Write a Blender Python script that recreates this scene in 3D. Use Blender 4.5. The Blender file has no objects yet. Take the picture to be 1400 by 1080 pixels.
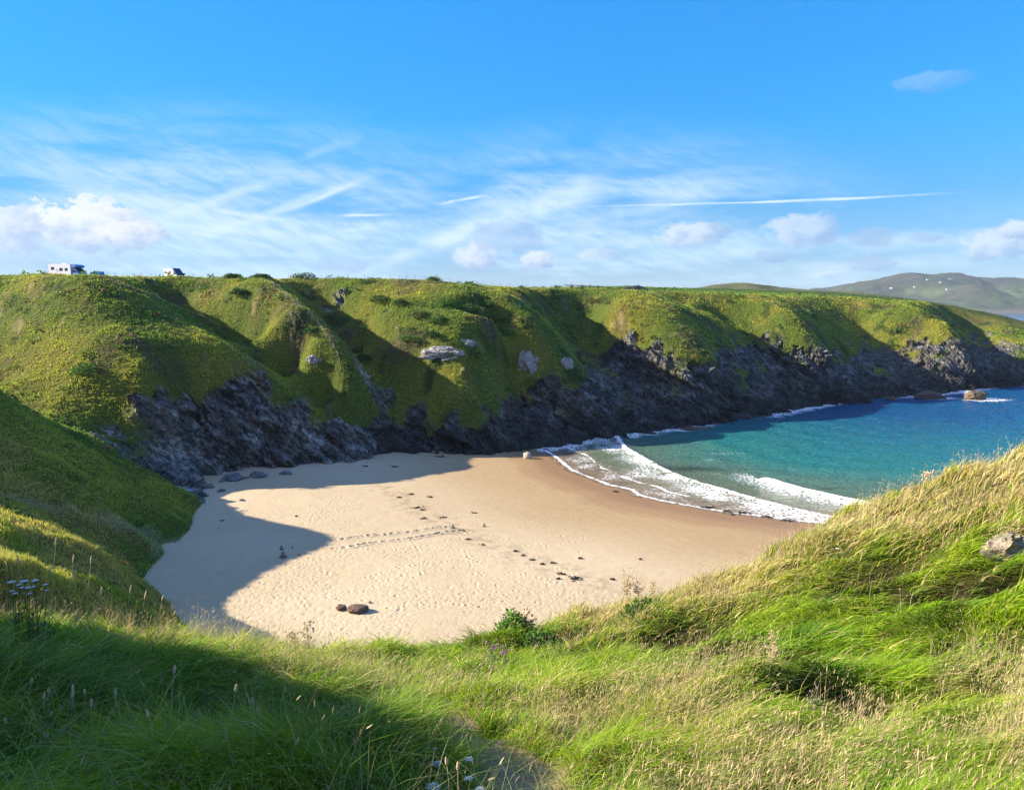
import bpy, bmesh, math, random
import numpy as np
from mathutils import Vector, Matrix

random.seed(7)
rng = np.random.default_rng(7)
S = bpy.context.scene
COL = S.collection

# ------------------------------------------------------------------ camera
FPX, CW, CH = 1057.0, 1400.0, 1080.0
PITCH = math.radians(6.5)
EYE = 31.0
cam_d = bpy.data.cameras.new('camera')
cam = bpy.data.objects.new('camera', cam_d); COL.objects.link(cam)
cam.location = (0, 0, EYE)
cam.rotation_euler = (math.radians(90) - PITCH, 0, 0)
cam_d.sensor_fit = 'HORIZONTAL'
cam_d.sensor_width = 36.0
cam_d.lens = 36.0 * FPX / CW
cam_d.clip_start = 0.1
cam_d.clip_end = 80000
S.camera = cam

# ------------------------------------------------------------------ sky, sun, exposure
SUN_EL = math.radians(26.0)
SUN_AZ = math.atan2(-1.0, 0.08)          # direction towards the sun, measured from +Y towards +X
SUN_DIR = Vector((math.sin(SUN_AZ) * math.cos(SUN_EL), math.cos(SUN_AZ) * math.cos(SUN_EL), math.sin(SUN_EL)))
S.view_settings.view_transform = 'Standard'
S.view_settings.look = 'None'
S.view_settings.exposure = 1.6
S.view_settings.gamma = 1.0
S.render.engine = 'CYCLES'
S.cycles.max_bounces = 6
S.cycles.transparent_max_bounces = 8
S.cycles.use_denoising = True
S.cycles.denoiser = 'OPENIMAGEDENOISE'
S.cycles.denoising_input_passes = 'RGB_ALBEDO_NORMAL'
S.cycles.denoising_prefilter = 'NONE'

sun_d = bpy.data.lights.new('sun', 'SUN')
sun_d.energy = 4.6
sun_d.angle = math.radians(0.55)
sun_d.color = (1.0, 0.86, 0.66)
sun = bpy.data.objects.new('sun', sun_d); COL.objects.link(sun)
sun.rotation_euler = SUN_DIR.to_track_quat('Z', 'Y').to_euler()
sun.location = (-60, 0, 90)


class NT:
    """small helper to write node trees"""
    def __init__(self, tree):
        self.t = tree; self.n = tree.nodes; self.l = tree.links
        self.n.clear()

    def new(self, kind, **kw):
        nd = self.n.new(kind)
        for k, v in kw.items():
            setattr(nd, k, v)
        return nd

    def put(self, sock, v):
        if isinstance(v, bpy.types.NodeSocket):
            self.l.new(v, sock)
        elif v is not None:
            if hasattr(sock.default_value, '__len__') and not hasattr(v, '__len__'):
                v = [v] * len(sock.default_value)
            if hasattr(sock.default_value, '__len__') and len(sock.default_value) == 4 and len(v) == 3:
                v = (*v, 1)
            sock.default_value = v

    def math(self, op, a, b=None, c=None, clamp=False):
        nd = self.new('ShaderNodeMath', operation=op, use_clamp=clamp)
        for s, v in zip(nd.inputs, (a, b, c)):
            self.put(s, v)
        return nd.outputs[0]

    def vmath(self, op, a, b=None):
        nd = self.new('ShaderNodeVectorMath', operation=op)
        self.put(nd.inputs[0], a)
        if b is not None:
            if op == 'SCALE': self.put(nd.inputs['Scale'], b)
            else: self.put(nd.inputs[1], b)
        return nd.outputs['Value'] if op in ('DOT_PRODUCT', 'LENGTH') else nd.outputs[0]

    def mix(self, f, a, b, mode='MIX'):
        nd = self.new('ShaderNodeMix', data_type='RGBA', blend_type=mode)
        self.put(nd.inputs[0], f); self.put(nd.inputs[6], a); self.put(nd.inputs[7], b)
        return nd.outputs[2]

    def noise(self, vec, scale, detail=4, rough=0.55, dist=0.0, lac=2.0):
        nd = self.new('ShaderNodeTexNoise')
        self.put(nd.inputs['Vector'], vec); nd.inputs['Scale'].default_value = scale
        nd.inputs['Detail'].default_value = detail; nd.inputs['Roughness'].default_value = rough
        nd.inputs['Distortion'].default_value = dist; nd.inputs['Lacunarity'].default_value = lac
        return nd.outputs[0]

    def voronoi(self, vec, scale, feature='F1', rand=1.0):
        nd = self.new('ShaderNodeTexVoronoi', feature=feature)
        self.put(nd.inputs['Vector'], vec); nd.inputs['Scale'].default_value = scale
        nd.inputs['Randomness'].default_value = rand
        return nd.outputs['Distance']

    def ramp(self, v, lo, hi, a=0.0, b=1.0, smooth=True):
        nd = self.new('ShaderNodeMapRange', interpolation_type='SMOOTHSTEP' if smooth else 'LINEAR')
        self.put(nd.inputs[0], v)
        for k, q in zip((1, 2, 3, 4), (lo, hi, a, b)):
            self.put(nd.inputs[k], q)
        return nd.outputs[0]

    def scaled(self, vec, s, rot=(0, 0, 0), loc=(0, 0, 0)):
        nd = self.new('ShaderNodeMapping')
        self.put(nd.inputs[0], vec); nd.inputs['Scale'].default_value = s
        nd.inputs['Rotation'].default_value = rot; nd.inputs['Location'].default_value = loc
        return nd.outputs[0]

    def attr(self, name):
        nd = self.new('ShaderNodeAttribute'); nd.attribute_name = name
        return nd

    def bump(self, h, strength=0.5, dist=0.1, normal=None):
        nd = self.new('ShaderNodeBump')
        nd.inputs['Strength'].default_value = strength; nd.inputs['Distance'].default_value = dist
        self.put(nd.inputs['Height'], h)
        if normal is not None: self.put(nd.inputs['Normal'], normal)
        return nd.outputs[0]


W = bpy.data.worlds.new('World'); S.world = W; W.use_nodes = True
w = NT(W.node_tree)
sky = w.new('ShaderNodeTexSky', sky_type='NISHITA')
sky.sun_disc = False
sky.sun_elevation = SUN_EL
sky.sun_rotation = SUN_AZ
sky.altitude = 30
sky.air_density = 1.0; sky.dust_density = 0.3; sky.ozone_density = 4.0
dirv = w.new('ShaderNodeTexCoord').outputs['Generated']
sep = w.new('ShaderNodeSeparateXYZ'); w.put(sep.inputs[0], dirv)
DX, DY, DZ = sep.outputs
elev = w.math('MAXIMUM', DZ, 0.0)
# the clear air's own colour: deep azure overhead, paler and dimmer towards the horizon
cr_ = w.new('ShaderNodeValToRGB'); w.put(cr_.inputs[0], elev)
el_ = cr_.color_ramp.elements
el_[0].position = 0.0; el_[0].color = (0.50, 0.54, 0.78, 1)
el_[1].position = 0.12; el_[1].color = (0.28, 0.64, 0.92, 1)
for ps, cl_ in ((0.21, (0.17, 0.82, 1.16, 1)), (0.38, (0.15, 0.97, 1.46, 1)), (0.8, (0.34, 1.0, 1.35, 1))):
    e_ = el_.new(ps); e_.color = cl_
skyc = w.vmath('SCALE', w.mix(1.0, sky.outputs[0], cr_.outputs[0], 'MULTIPLY'), w.ramp(DX, -0.75, 0.0, 0.80, 1.0))


def cloud_plane(h):
    """direction -> point on a level cloud deck"""
    inv = w.math('DIVIDE', 1.0, w.math('MAXIMUM', w.math('ADD', elev, h), 0.01))
    c = w.new('ShaderNodeCombineXYZ')
    w.put(c.inputs[0], w.math('MULTIPLY', DX, inv)); w.put(c.inputs[1], w.math('MULTIPLY', DY, inv))
    return c.outputs[0]


CLOUD = w.vmath('SCALE', skyc, 1.0)
az = w.math('ARCTAN2', DX, DY)
azel = w.new('ShaderNodeCombineXYZ'); w.put(azel.inputs[0], az); w.put(azel.inputs[1], DZ)
AE = azel.outputs[0]
# --- thin high cirrus, streaked, thickest in the lowest 15 degrees
warp = w.vmath('SCALE', w.vmath('SUBTRACT', w.new('ShaderNodeTexNoise').outputs[1], (0.5, 0.5, 0.5)), 0.0)
st = w.scaled(AE, (2.2, 9.0, 1), rot=(0, 0, math.radians(14)))
c1 = w.noise(st, 1.6, 7, 0.58, 0.7)
st2 = w.scaled(AE, (1.6, 14.0, 1), rot=(0, 0, math.radians(-9)), loc=(3.1, 1.7, 0))
c2 = w.noise(st2, 1.8, 6, 0.6, 0.5)
blobL = w.ramp(w.vmath('LENGTH', w.vmath('MULTIPLY', w.vmath('SUBTRACT', AE, (-0.36, 0.085, 0)), (1.0, 2.9, 0))), 0.10, 0.50, 1.0, 0.0)
blobR = w.ramp(w.vmath('LENGTH', w.vmath('MULTIPLY', w.vmath('SUBTRACT', AE, (0.10, 0.085, 0)), (1.0, 2.6, 0))), 0.06, 0.42, 1.0, 0.0)
low = w.ramp(elev, 0.02, 0.135, 1.0, 0.0)
where = w.math('MAXIMUM', w.math('MAXIMUM', w.math('MULTIPLY', blobL, 1.0), w.math('MULTIPLY', blobR, 1.0)), w.math('MULTIPLY', low, 0.85))
cir = w.math('ADD', w.math('MULTIPLY', c1, 0.6), w.math('MULTIPLY', c2, 0.5))
cirm = w.math('MULTIPLY', w.math('MULTIPLY', w.ramp(cir, 0.43, 0.62), w.ramp(w.noise(w.scaled(w.scaled(AE, (1, 1, 1), rot=(0, 0, math.radians(22))), (5, 22, 1)), 4.0, 8, 0.65, 0.4), 0.32, 0.62, 0.45, 1.0)), where)
lowhaze = w.math('MULTIPLY', w.ramp(elev, 0.0, 0.15, 1.0, 0.0), 0.15)
m_cirrus = w.math('MAXIMUM', w.math('MULTIPLY', cirm, 0.95), lowhaze)
c_white = (3.3, 4.5, 5.7)
CLOUD = w.mix(m_cirrus, CLOUD, c_white)


def streak(a0, e0, a1, e1, width, strength, seed, soft=1.0):
    """a vapour trail between two sky directions"""
    global CLOUD
    dx, dy = a1 - a0, e1 - e0
    L = math.hypot(dx, dy); ux, uy = dx / L, dy / L
    q = w.vmath('SUBTRACT', AE, (a0, e0, 0))
    along = w.vmath('DOT_PRODUCT', q, (ux, uy, 0))
    across = w.math('ABSOLUTE', w.math('ADD', w.vmath('DOT_PRODUCT', q, (-uy, ux, 0)),
                    w.math('MULTIPLY', w.math('SUBTRACT', w.noise(w.scaled(AE, (1, 1, 1), loc=(seed, 0, 0)), 14, 4), 0.5), width * 1.6)))
    t = w.math('DIVIDE', along, L)
    wid = w.math('MULTIPLY', w.noise(w.scaled(AE, (1, 1, 1), loc=(0, seed, 0)), 9, 3), width * 2.2)
    m = w.math('MULTIPLY', w.ramp(w.math('DIVIDE', across, wid), 0.0, 1.0, 1.0, 0.0),
               w.math('MULTIPLY', w.ramp(t, -0.05, 0.3), w.ramp(t, 0.7, 1.05, 1.0, 0.0)))
    brk = w.ramp(w.noise(w.scaled(AE, (1, 2, 1), loc=(seed, seed, 0)), 22, 4), 0.30, 0.6, 0.35, 1.0)
    CLOUD = w.mix(w.math('MULTIPLY', w.math('MULTIPLY', m, brk), strength), CLOUD, (4.5, 5.3, 6.0))


def px_dir(px, py):
    u, v = (px - 700) / FPX, (540 - py) / FPX
    d = Vector((u, math.cos(PITCH) + v * math.sin(PITCH), -math.sin(PITCH) + v * math.cos(PITCH))).normalized()
    return math.atan2(d.x, d.y), d.z


for (x0, y0, x1, y1, wd, sg, sd) in (
        (800, 282, 1330, 262, .0019, .95, 1.3), (595, 280, 665, 267, .0026, .9, 2.7), (460, 296, 545, 293, .0026, .9, 3.9),
        (250, 280, 455, 312, .0050, .55, 5.1), (200, 305, 400, 240, .0085, .45, 6.3), (370, 295, 515, 240, .0050, .55, 7.7),
        (240, 314, 370, 338, .0034, .5, 8.2), (450, 320, 560, 300, .006, .35, 9.1), (395, 225, 500, 185, .006, .22, 10.4),
        (560, 350, 720, 278, .016, .5, 12.1), (620, 335, 850, 232, .022, .5, 13.3), (720, 330, 1010, 246, .02, .4, 14.9), (500, 372, 660, 300, .012, .45, 16.2), (230, 338, 520, 236, .009, .5, 17.8), (60, 245, 330, 300, .012, .35, 19.1), (150, 300, 480, 330, .008, .4, 20.7),
        (880, 345, 1390, 318, .014, .4, 22.2), (1000, 372, 1400, 350, .010, .4, 23.6)):
    a0, e0 = px_dir(x0, y0); a1, e1 = px_dir(x1, y1)
    streak(a0, e0, a1, e1, wd, sg, sd)


def puff(px, py, rx, ry, strength, seed, sharp=0.12, top=(4.5, 4.75, 5.3), base=(2.3, 3.1, 4.5)):
    """a low cumulus: ragged, lit from the left and above"""
    global CLOUD
    a0, e0 = px_dir(px, py)
    q = w.vmath('SUBTRACT', AE, (a0, e0, 0))
    n = w.noise(w.scaled(AE, (1, 1.35, 1), loc=(seed, seed * .7, 0)), 34, 7, 0.62)
    qq = w.vmath('MULTIPLY', q, (FPX / rx, FPX / ry, 0))
    d = w.math('ADD', w.vmath('LENGTH', qq), w.math('MULTIPLY', w.math('SUBTRACT', n, 0.5), 2.2))
    m = w.ramp(d, 0.95 - sharp, 0.95 + sharp * 2.0, 1.0, 0.0)
    lit = w.math('ADD', w.vmath('DOT_PRODUCT', qq, (-0.45, 0.55, 0)), w.math('MULTIPLY', w.math('SUBTRACT', n, 0.5), 3.0))
    c = w.mix(w.ramp(lit, -0.9, 0.6), base, top)
    CLOUD = w.mix(w.math('MULTIPLY', m, strength), CLOUD, c)


puff(60, 340, 110, 18, .30, 2.9, .3)
puff(125, 308, 66, 28, .92, 1.0, .07, (5.2, 5.3, 5.6))
puff(182, 321, 40, 16, .88, 4.2, .07, (5.0, 5.1, 5.5))
puff(0, 315, 42, 30, .75, 2.3, .10, (5.0, 5.1, 5.5))
for i, (px, py, rx, ry, st_) in enumerate(((655, 352, 36, 22, .7), (735, 356, 26, 16, .75), (700, 322, 60, 24, .35), (945, 322, 48, 20, .6),
        (1095, 316, 50, 26, .5), (1195, 322, 36, 14, .45), (1060, 350, 30, 9, .55), (1190, 360, 36, 11, .5), (1268, 325, 20, 7, .5),
        (1365, 335, 52, 20, .55), (1395, 312, 28, 12, .6), (1275, 112, 46, 13, .22), (820, 350, 40, 12, .35), (1130, 376, 26, 6, .4), (470, 362, 50, 12, .4))):
    shade = i in (2, 5, 6, 7, 8, 14)
    puff(px, py, rx * .8, ry * .8, min(1, st_ * (1.3 if py > 200 else .8)), 11.3 + 3.7 * i, .14, (2.2, 3.1, 4.6) if shade else (4.3, 4.7, 5.4), (1.6, 2.5, 4.1))

# unseen bright patch added to the sky behind the viewpoint, filling the shadows
vd_ = w.vmath('DOT_PRODUCT', dirv, tuple(Vector((-0.45, -0.62, 0.64)).normalized()))
sky_fill = w.math('MULTIPLY', w.ramp(vd_, 0.15, 0.75), w.ramp(w.noise(dirv, 2.2, 5, 0.6), 0.25, 0.6, 0.55, 1.0))
CLOUD = w.mix(sky_fill, CLOUD, (2.1, 2.9, 6.0))
bg = w.new('ShaderNodeBackground'); w.put(bg.inputs[0], CLOUD); bg.inputs[1].default_value = 0.063
wo = w.new('ShaderNodeOutputWorld'); w.l.new(bg.outputs[0], wo.inputs[0])

# ------------------------------------------------------------------ geometry of the view and the land
def Wp(px, py, D):
    """the point at depth D along pixel (px, py) - used once, to survey the land from the photograph"""
    u, v = (px - 700) / FPX, (540 - py) / FPX
    dy = math.cos(PITCH) + v * math.sin(PITCH); dz = -math.sin(PITCH) + v * math.cos(PITCH)
    return (D * u / dy, D, EYE + D * dz / dy)


def G0(px, py, z=0.0):
    """the point at height z seen at pixel (px, py)"""
    v = (540 - py) / FPX
    dy = math.cos(PITCH) + v * math.sin(PITCH); dz = -math.sin(PITCH) + v * math.cos(PITCH)
    return Wp(px, py, (z - EYE) * dy / dz)


CTRL = []


def line(pts, step=6.0):
    """survey line: (px, py, D) stations, filled in between every few metres"""
    q = [np.array(Wp(*p)) for p in pts]
    raw(q, step)


def raw(q, step=6.0):
    q = [np.array(p, float) for p in q]
    CTRL.append(q[0])
    for a, b in zip(q, q[1:]):
        n = max(1, int(np.linalg.norm((b - a)[:2]) / step))
        for i in range(1, n + 1):
            CTRL.append(a + (b - a) * i / n)


def pts(*ps):
    for p in ps: CTRL.append(np.array(Wp(*p)))


# crest of the headland and the plateau behind it
CREST = [(-220, 371, 186), (0, 374, 169), (60, 372, 160), (100, 373.5, 156), (130, 374, 160), (165, 375, 176), (200, 375, 191), (240, 376, 198), (300, 376, 196), (345, 378, 188),
         (375, 378, 197), (400, 378, 208), (450, 378, 213), (500, 379, 213), (560, 381, 211), (600, 383, 212), (660, 389, 215), (700, 391, 229), (750, 392, 245), (800, 393, 255),
         (850, 394.5, 250), (875, 396, 263), (900, 397, 274), (950, 399, 285), (1000, 401, 291), (1040, 402, 292), (1080, 404, 324), (1120, 404.5, 340), (1170, 406, 346), (1205, 409, 342),
         (1260, 411, 370), (1300, 418, 405), (1345, 426, 402), (1372, 431, 410), (1400, 439, 415), (1500, 456, 435)]
line(CREST, 7)
for off in (5, 13, 24):
    q = [np.array(Wp(*c)) for c in CREST if c[0] < 1290]
    raw([(p[0] * (1 + off / p[1]), p[1] + off, p[2] - 0.12 * off ** .5) for p in q], 9)
raw([(-140, 215, 37), (-90, 245, 37), (-40, 265, 37), (30, 310, 36.6), (90, 380, 36.0)], 25)
line([(860, 391, 420), (950, 394, 440), (1050, 396, 470), (1150, 400, 500), (1210, 405, 520)], 20)
raw([(-300, 400, 38), (-100, 500, 40), (60, 560, 42), (180, 620, 42), (240, 640, 36)], 40)
raw([(-500, 900, 42), (0, 950, 44), (250, 900, 34), (330, 800, 10), (350, 640, -12), (340, 540, -14), (360, 470, -14), (420, 430, -14)], 60)
raw([(-300, 60, 38), (-220, 160, 38), (-400, 250, 38)], 40)
raw([(-66, 100, 19.2), (-77, 104, 27.5), (-90, 106, 33), (-120, 100, 36)], 6)
raw([(600, 600, -15), (900, 1200, -15), (700, 1900, -15), (1500, 800, -15), (600, 300, -15), (1200, 2200, -15), (1000, 50, -15), (400, 1300, -15), (500, 900, -15), (2000, 1500, -15)], 5000)
raw([(-900, 1800, 60), (0, 2000, 50), (400, 1800, 20)], 300)
raw([(-1200, 0, 45), (-800, -600, 45), (0, -900, 45), (900, -700, 40)], 300)

# foot of the headland (sand or water line), with the seabed dropping off in front
BASE = [(275, 137), (300, 139), (350, 143), (420, 146), (480, 150), (500, 152), (512, 157), (560, 160), (620, 160), (700, 163), (740, 167), (790, 174),
        (802, 180), (850, 184), (900, 192), (950, 200), (1000, 211), (1050, 219), (1100, 237), (1150, 250), (1200, 261), (1300, 280), (1340, 295), (1400, 303), (1520, 332)]
bw = []
for px, D in BASE:
    bw.append(np.array([D * (px - 700) / FPX / 0.985, D, -0.4]))
raw(bw, 5)
for off, z in ((7, -7), (20, -9)):
    q = []
    for i, p in enumerate(bw):
        a, b = bw[max(0, i - 1)], bw[min(len(bw) - 1, i + 1)]
        t = (b - a)[:2]; t /= np.linalg.norm(t)
        q.append((p[0] + t[1] * off, p[1] - t[0] * off, z))
    raw(q[1:], 9)

# spurs and gullies of the headland, from left to right
line([(100, 384, 153), (130, 410, 149), (160, 430, 147), (185, 447, 145), (207, 456, 144), (250, 474, 144), (300, 492, 145), (350, 522, 147), (400, 548, 149), (460, 602, 151), (490, 632, 151)])
line([(205, 478, 139), (202, 500, 134), (190, 522, 131.5)])
line([(180, 540, 131), (230, 562, 135), (280, 590, 138), (350, 602, 143), (420, 622, 146)])
pts((200, 600, 132), (255, 640, 134), (150, 585, 127), (60, 560, 123), (0, 548, 122), (100, 572, 124), (250, 525, 140), (300, 545, 143))
raw([(-80, 116, 15.5), (-88, 121, 19), (-100, 126, 26)])
line([(-120, 440, 165), (0, 450, 150), (60, 450, 145), (120, 455, 139.5), (180, 466, 138.5)]); line([(-60, 520, 138), (0, 530, 134), (60, 532, 131), (120, 545, 129.5), (160, 552, 130)])
pts((0, 410, 158), (80, 415, 149), (140, 500, 133.5), (60, 495, 137))
line([(180, 384, 186), (215, 402, 191), (245, 420, 189), (264, 434, 186), (300, 466, 180), (350, 505, 172), (400, 534, 166), (450, 575, 160), (500, 618, 156)])
line([(345, 380, 185), (380, 396, 177), (410, 420, 170), (435, 445, 165), (452, 470, 162), (464, 495, 160), (468, 516, 158.5), (485, 545, 158), (503, 578, 158), (520, 608, 159)])
line([(290, 430, 178.5), (350, 430, 172.5), (400, 430, 169)]); line([(322, 462, 174), (380, 465, 167), (430, 470, 163)]); line([(375, 500, 165), (420, 505, 161)])
pts((270, 400, 189), (320, 400, 183), (350, 400, 180))
line([(388, 384, 203), (412, 403, 207), (442, 430, 203), (477, 470, 193), (517, 515, 181), (555, 565, 170), (580, 610, 162)])
line([(462, 398, 206), (520, 400, 202), (560, 400, 200), (600, 400, 200), (645, 402, 199), (685, 404, 202)])
line([(485, 430, 195), (520, 430, 190), (560, 430, 187), (600, 430, 185), (640, 430, 184.5), (682, 430, 188)])
line([(505, 465, 185), (545, 465, 180), (590, 465, 177), (640, 465, 178), (675, 465, 184)])
line([(590, 480, 175), (612, 520, 168.5), (640, 550, 165.5), (667, 580, 164), (690, 605, 162)])
line([(560, 520, 176), (600, 560, 168)])
line([(640, 390, 212), (700, 404, 206), (722, 430, 196), (742, 470, 194), (770, 510, 191), (800, 552, 184), (830, 590, 181)])
line([(665, 490, 196), (690, 540, 187), (705, 590, 172)])
line([(712, 394, 238), (745, 414, 243), (790, 450, 240), (840, 493, 227), (878, 525, 215), (925, 566, 202), (950, 581, 200)])
line([(850, 397, 245), (880, 415, 233), (915, 440, 223), (950, 470, 217), (980, 497, 213), (1005, 530, 211), (1030, 565, 215)])
line([(830, 420, 236), (870, 440, 226), (905, 465, 218), (937, 500, 210)])
line([(888, 400, 272), (930, 422, 276), (975, 450, 270), (1030, 488, 257), (1065, 522, 244), (1092, 555, 236)])
line([(955, 412, 274), (985, 425, 266), (1003, 448, 257), (1035, 468, 251)])
line([(1040, 406, 286), (1052, 413, 276), (1075, 430, 263), (1105, 455, 255), (1132, 482, 251), (1162, 505, 249), (1184, 530, 250)])
line([(1088, 407, 327), (1137, 414, 336), (1180, 444, 325), (1210, 478, 305), (1240, 510, 287), (1265, 532, 275)])
line([(1205, 412, 336), (1257, 422, 316), (1287, 440, 305), (1305, 458, 299), (1316, 480, 295), (1336, 505, 293)])
line([(1170, 415, 338), (1215, 440, 315), (1260, 465, 305)])
line([(1278, 416, 394), (1312, 440, 382), (1336, 464, 358), (1352, 496, 325)])
line([(1350, 432, 388), (1375, 446, 362), (1392, 468, 338), (1398, 500, 312)])

# the grassy mounds on the left, between the viewpoint and the sand
line([(-120, 735, 38), (0, 755, 45), (60, 775, 49), (130, 800, 55), (180, 811, 60), (215, 826, 65), (240, 832, 68), (256, 850, 71)], 4)
line([(-120, 690, 52), (0, 710, 60), (60, 728, 64), (130, 750, 68), (180, 775, 72), (212, 800, 76), (232, 816, 77)], 4)
line([(0, 752, 54), (60, 768, 58), (130, 790, 63), (190, 812, 70)], 5)
line([(-100, 670, 70), (0, 692, 74), (60, 712, 77), (110, 727, 80), (170, 735, 88), (205, 748, 94)], 5)
line([(0, 676, 79), (90, 692, 83), (150, 708, 88), (190, 716, 92), (215, 738, 97)], 5)
line([(0, 566, 96), (60, 590, 100), (110, 606, 105), (150, 635, 108), (200, 661, 110), (240, 690, 107), (258, 712, 103), (266, 742, 98)], 4)
line([(0, 622, 86), (100, 652, 93), (180, 692, 99), (232, 732, 97)], 5)
line([(40, 566, 108), (110, 588, 115), (170, 620, 119), (230, 652, 120), (268, 676, 117)], 5)
raw([(-42, 112, -3), (-39, 104, -5), (-36.5, 96, -5), (-37, 88, -4), (-36, 82, -4), (-31, 76, -4), (-27, 70, -6)], 3)
raw([(-40, 125, -3), (-36, 132, -5)], 4)
raw([(-20, 120, -9), (-10, 95, -9), (10, 130, -9), (30, 110, -9), (10, 80, -9), (50, 150, -9), (120, 180, -9), (60, 90, -9), (200, 240, -9), (160, 140, -9)], 500)
# the hollow between the mounds and the viewpoint's hill
raw([(-52, 30, 20), (-38, 36, 13), (-30, 42, 8), (-22, 50, 2), (-16, 58, -5)], 4)
raw([(-70, 40, 27), (-75, 65, 24), (-95, 85, 25), (-110, 100, 29)], 8)

# the viewpoint's own hill
pts((700, 1080, 4.2), (0, 1080, 3.7), (350, 1080, 3.9), (1050, 1080, 4.6), (1400, 1080, 5.0),
    (0, 960, 4.9), (350, 960, 5.8), (700, 960, 7.2), (1050, 960, 7.2), (1400, 960, 7.0),
    (0, 880, 6.6), (130, 880, 7.2), (250, 900, 8.0), (390, 905, 11), (550, 920, 12.3), (700, 905, 13), (860, 880, 13), (1000, 870, 11.5), (1200, 865, 9.8), (1400, 860, 8.8),
    (1200, 765, 13.2), (1400, 740, 12), (1100, 800, 14), (1300, 700, 14.5))
line([(0, 850, 8.0), (90, 862, 8.8), (200, 880, 10), (300, 888, 12), (380, 893, 14.5), (450, 895, 15.5), (550, 892, 16.5), (700, 868, 17.5), (850, 836, 18.5), (950, 808, 19), (1050, 758, 19.2), (1150, 716, 18.7),
      (1250, 672, 17.7), (1330, 638, 17), (1400, 610, 16.5)], 2)
raw([(14.5, 17, 28), (20, 15, 29), (34, 8, 31)], 3)
raw([(-12, 14, 22), (-9, 20, 19.5), (-4, 24.5, 18), (2, 25.5, 18), (8, 26.5, 18.5), (15, 25, 20.5), (22, 24, 22), (40, 24, 22)], 3)
raw([(-26, 14, 22), (-20, 22, 17), (-14, 30, 12), (-6, 38, 6), (4, 42, 5), (14, 42, 6), (26, 42, 6), (48, 44, 6)], 4)
raw([(-12, 52, -5), (0, 56, -5), (16, 56, -5), (30, 58, -5), (60, 60, -5), (110, 60, -5)], 6)
raw([(-2, 0, 29.6), (2, 0, 29.6), (5, 0, 30.2), (10, 4, 30.0), (10, 0, 30.6), (20, 0, 31.5)], 3)
raw([(0, -3, 30.2), (0, -10, 32), (0, -40, 36), (40, -20, 36)], 6)
# the knoll just left of the viewpoint, outside the picture, whose shadow falls across the near grass
raw([(-4.2, 1.8, 29.5), (-7, 3.2, 31.25), (-10, 4.8, 32.95), (-13, 6.3, 34.05), (-18, 7.2, 35.3), (-26, 4, 36)], 2)
raw([(-5.5, 6.6, 28.1), (-8, 9, 27.9), (-12, 11.5, 27.9), (-18, 14, 27.5), (-28, 15, 27), (-45, 16, 27)], 2)

CT = np.array(CTRL)
# merge stations closer than a metre (half a metre near the camera)
keep = []
for i, p in enumerate(CT):
    dmin = 0.35 if np.hypot(p[0], p[1]) < 40 else 1.2
    if all(np.hypot(p[0] - CT[j][0], p[1] - CT[j][1]) > dmin for j in keep):
        keep.append(i)
CT = CT[keep]
N = len(CT)
_d = np.hypot(CT[:, None, 0] - CT[None, :, 0], CT[:, None, 1] - CT[None, :, 1])
_A = np.zeros((N + 3, N + 3)); _A[:N, :N] = -_d
_A[:N, :N] -= np.eye(N) * 0.15
_A[:N, N] = 1; _A[:N, N + 1:] = CT[:, :2] / 100; _A[N:, :N] = _A[:N, N:].T
_wt = np.linalg.solve(_A, np.concatenate([CT[:, 2], np.zeros(3)]))


def rbf(x, y):
    sh = x.shape; x = x.ravel(); y = y.ravel(); out = np.empty(len(x))
    for i in range(0, len(x), 20000):
        xs, ys = x[i:i + 20000], y[i:i + 20000]
        d = np.hypot(xs[:, None] - CT[None, :, 0], ys[:, None] - CT[None, :, 1])
        out[i:i + 20000] = -d @ _wt[:N] + _wt[N] + _wt[N + 1] * xs / 100 + _wt[N + 2] * ys / 100
    return out.reshape(sh)


class Grid:
    def __init__(s, x0, x1, y0, y1, h):
        s.x0, s.y0, s.h = x0, y0, h
        s.nx, s.ny = int((x1 - x0) / h) + 1, int((y1 - y0) / h) + 1
        X, Y = np.meshgrid(x0 + np.arange(s.nx) * h, y0 + np.arange(s.ny) * h)
        s.z = rbf(X, Y)

    def smooth(s, k):
        for _ in range(k):
            z = np.pad(s.z, 1, mode='edge')
            s.z = (z[1:-1, 1:-1] * 4 + 2 * (z[:-2, 1:-1] + z[2:, 1:-1] + z[1:-1, :-2] + z[1:-1, 2:]) + z[:-2, :-2] + z[2:, 2:] + z[:-2, 2:] + z[2:, :-2]) / 16

    def inside(s, x, y, m=1.5):
        return (x > s.x0 + m * s.h) & (y > s.y0 + m * s.h) & (x < s.x0 + (s.nx - 1 - m) * s.h) & (y < s.y0 + (s.ny - 1 - m) * s.h)

    def __call__(s, x, y):
        fx = np.clip((x - s.x0) / s.h, 0, s.nx - 1.001); fy = np.clip((y - s.y0) / s.h, 0, s.ny - 1.001)
        i = fx.astype(int); j = fy.astype(int); u = fx - i; v = fy - j
        return (s.z[j, i] * (1 - u) * (1 - v) + s.z[j, i + 1] * u * (1 - v) + s.z[j + 1, i] * (1 - u) * v + s.z[j + 1, i + 1] * u * v)


g_near = Grid(-40, 40, -14, 62, 0.3); g_near.smooth(4)
g_mid = Grid(-240, 420, -60, 520, 1.25); g_mid.smooth(2)
g_far = Grid(-1300, 1300, -1000, 2400, 14)


def H0(x, y):
    x = np.asarray(x, float); y = np.asarray(y, float)
    z = g_far(x, y)
    m = g_mid.inside(x, y); z = np.where(m, g_mid(x, y), z)
    # blend the fine near survey in
    edge = np.minimum.reduce([x + 39, 39 - x, y + 13, 61 - y])
    t = np.clip(edge / 8, 0, 1)
    return np.where(t > 0, z * (1 - t) + g_near(x, y) * t, z)


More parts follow.
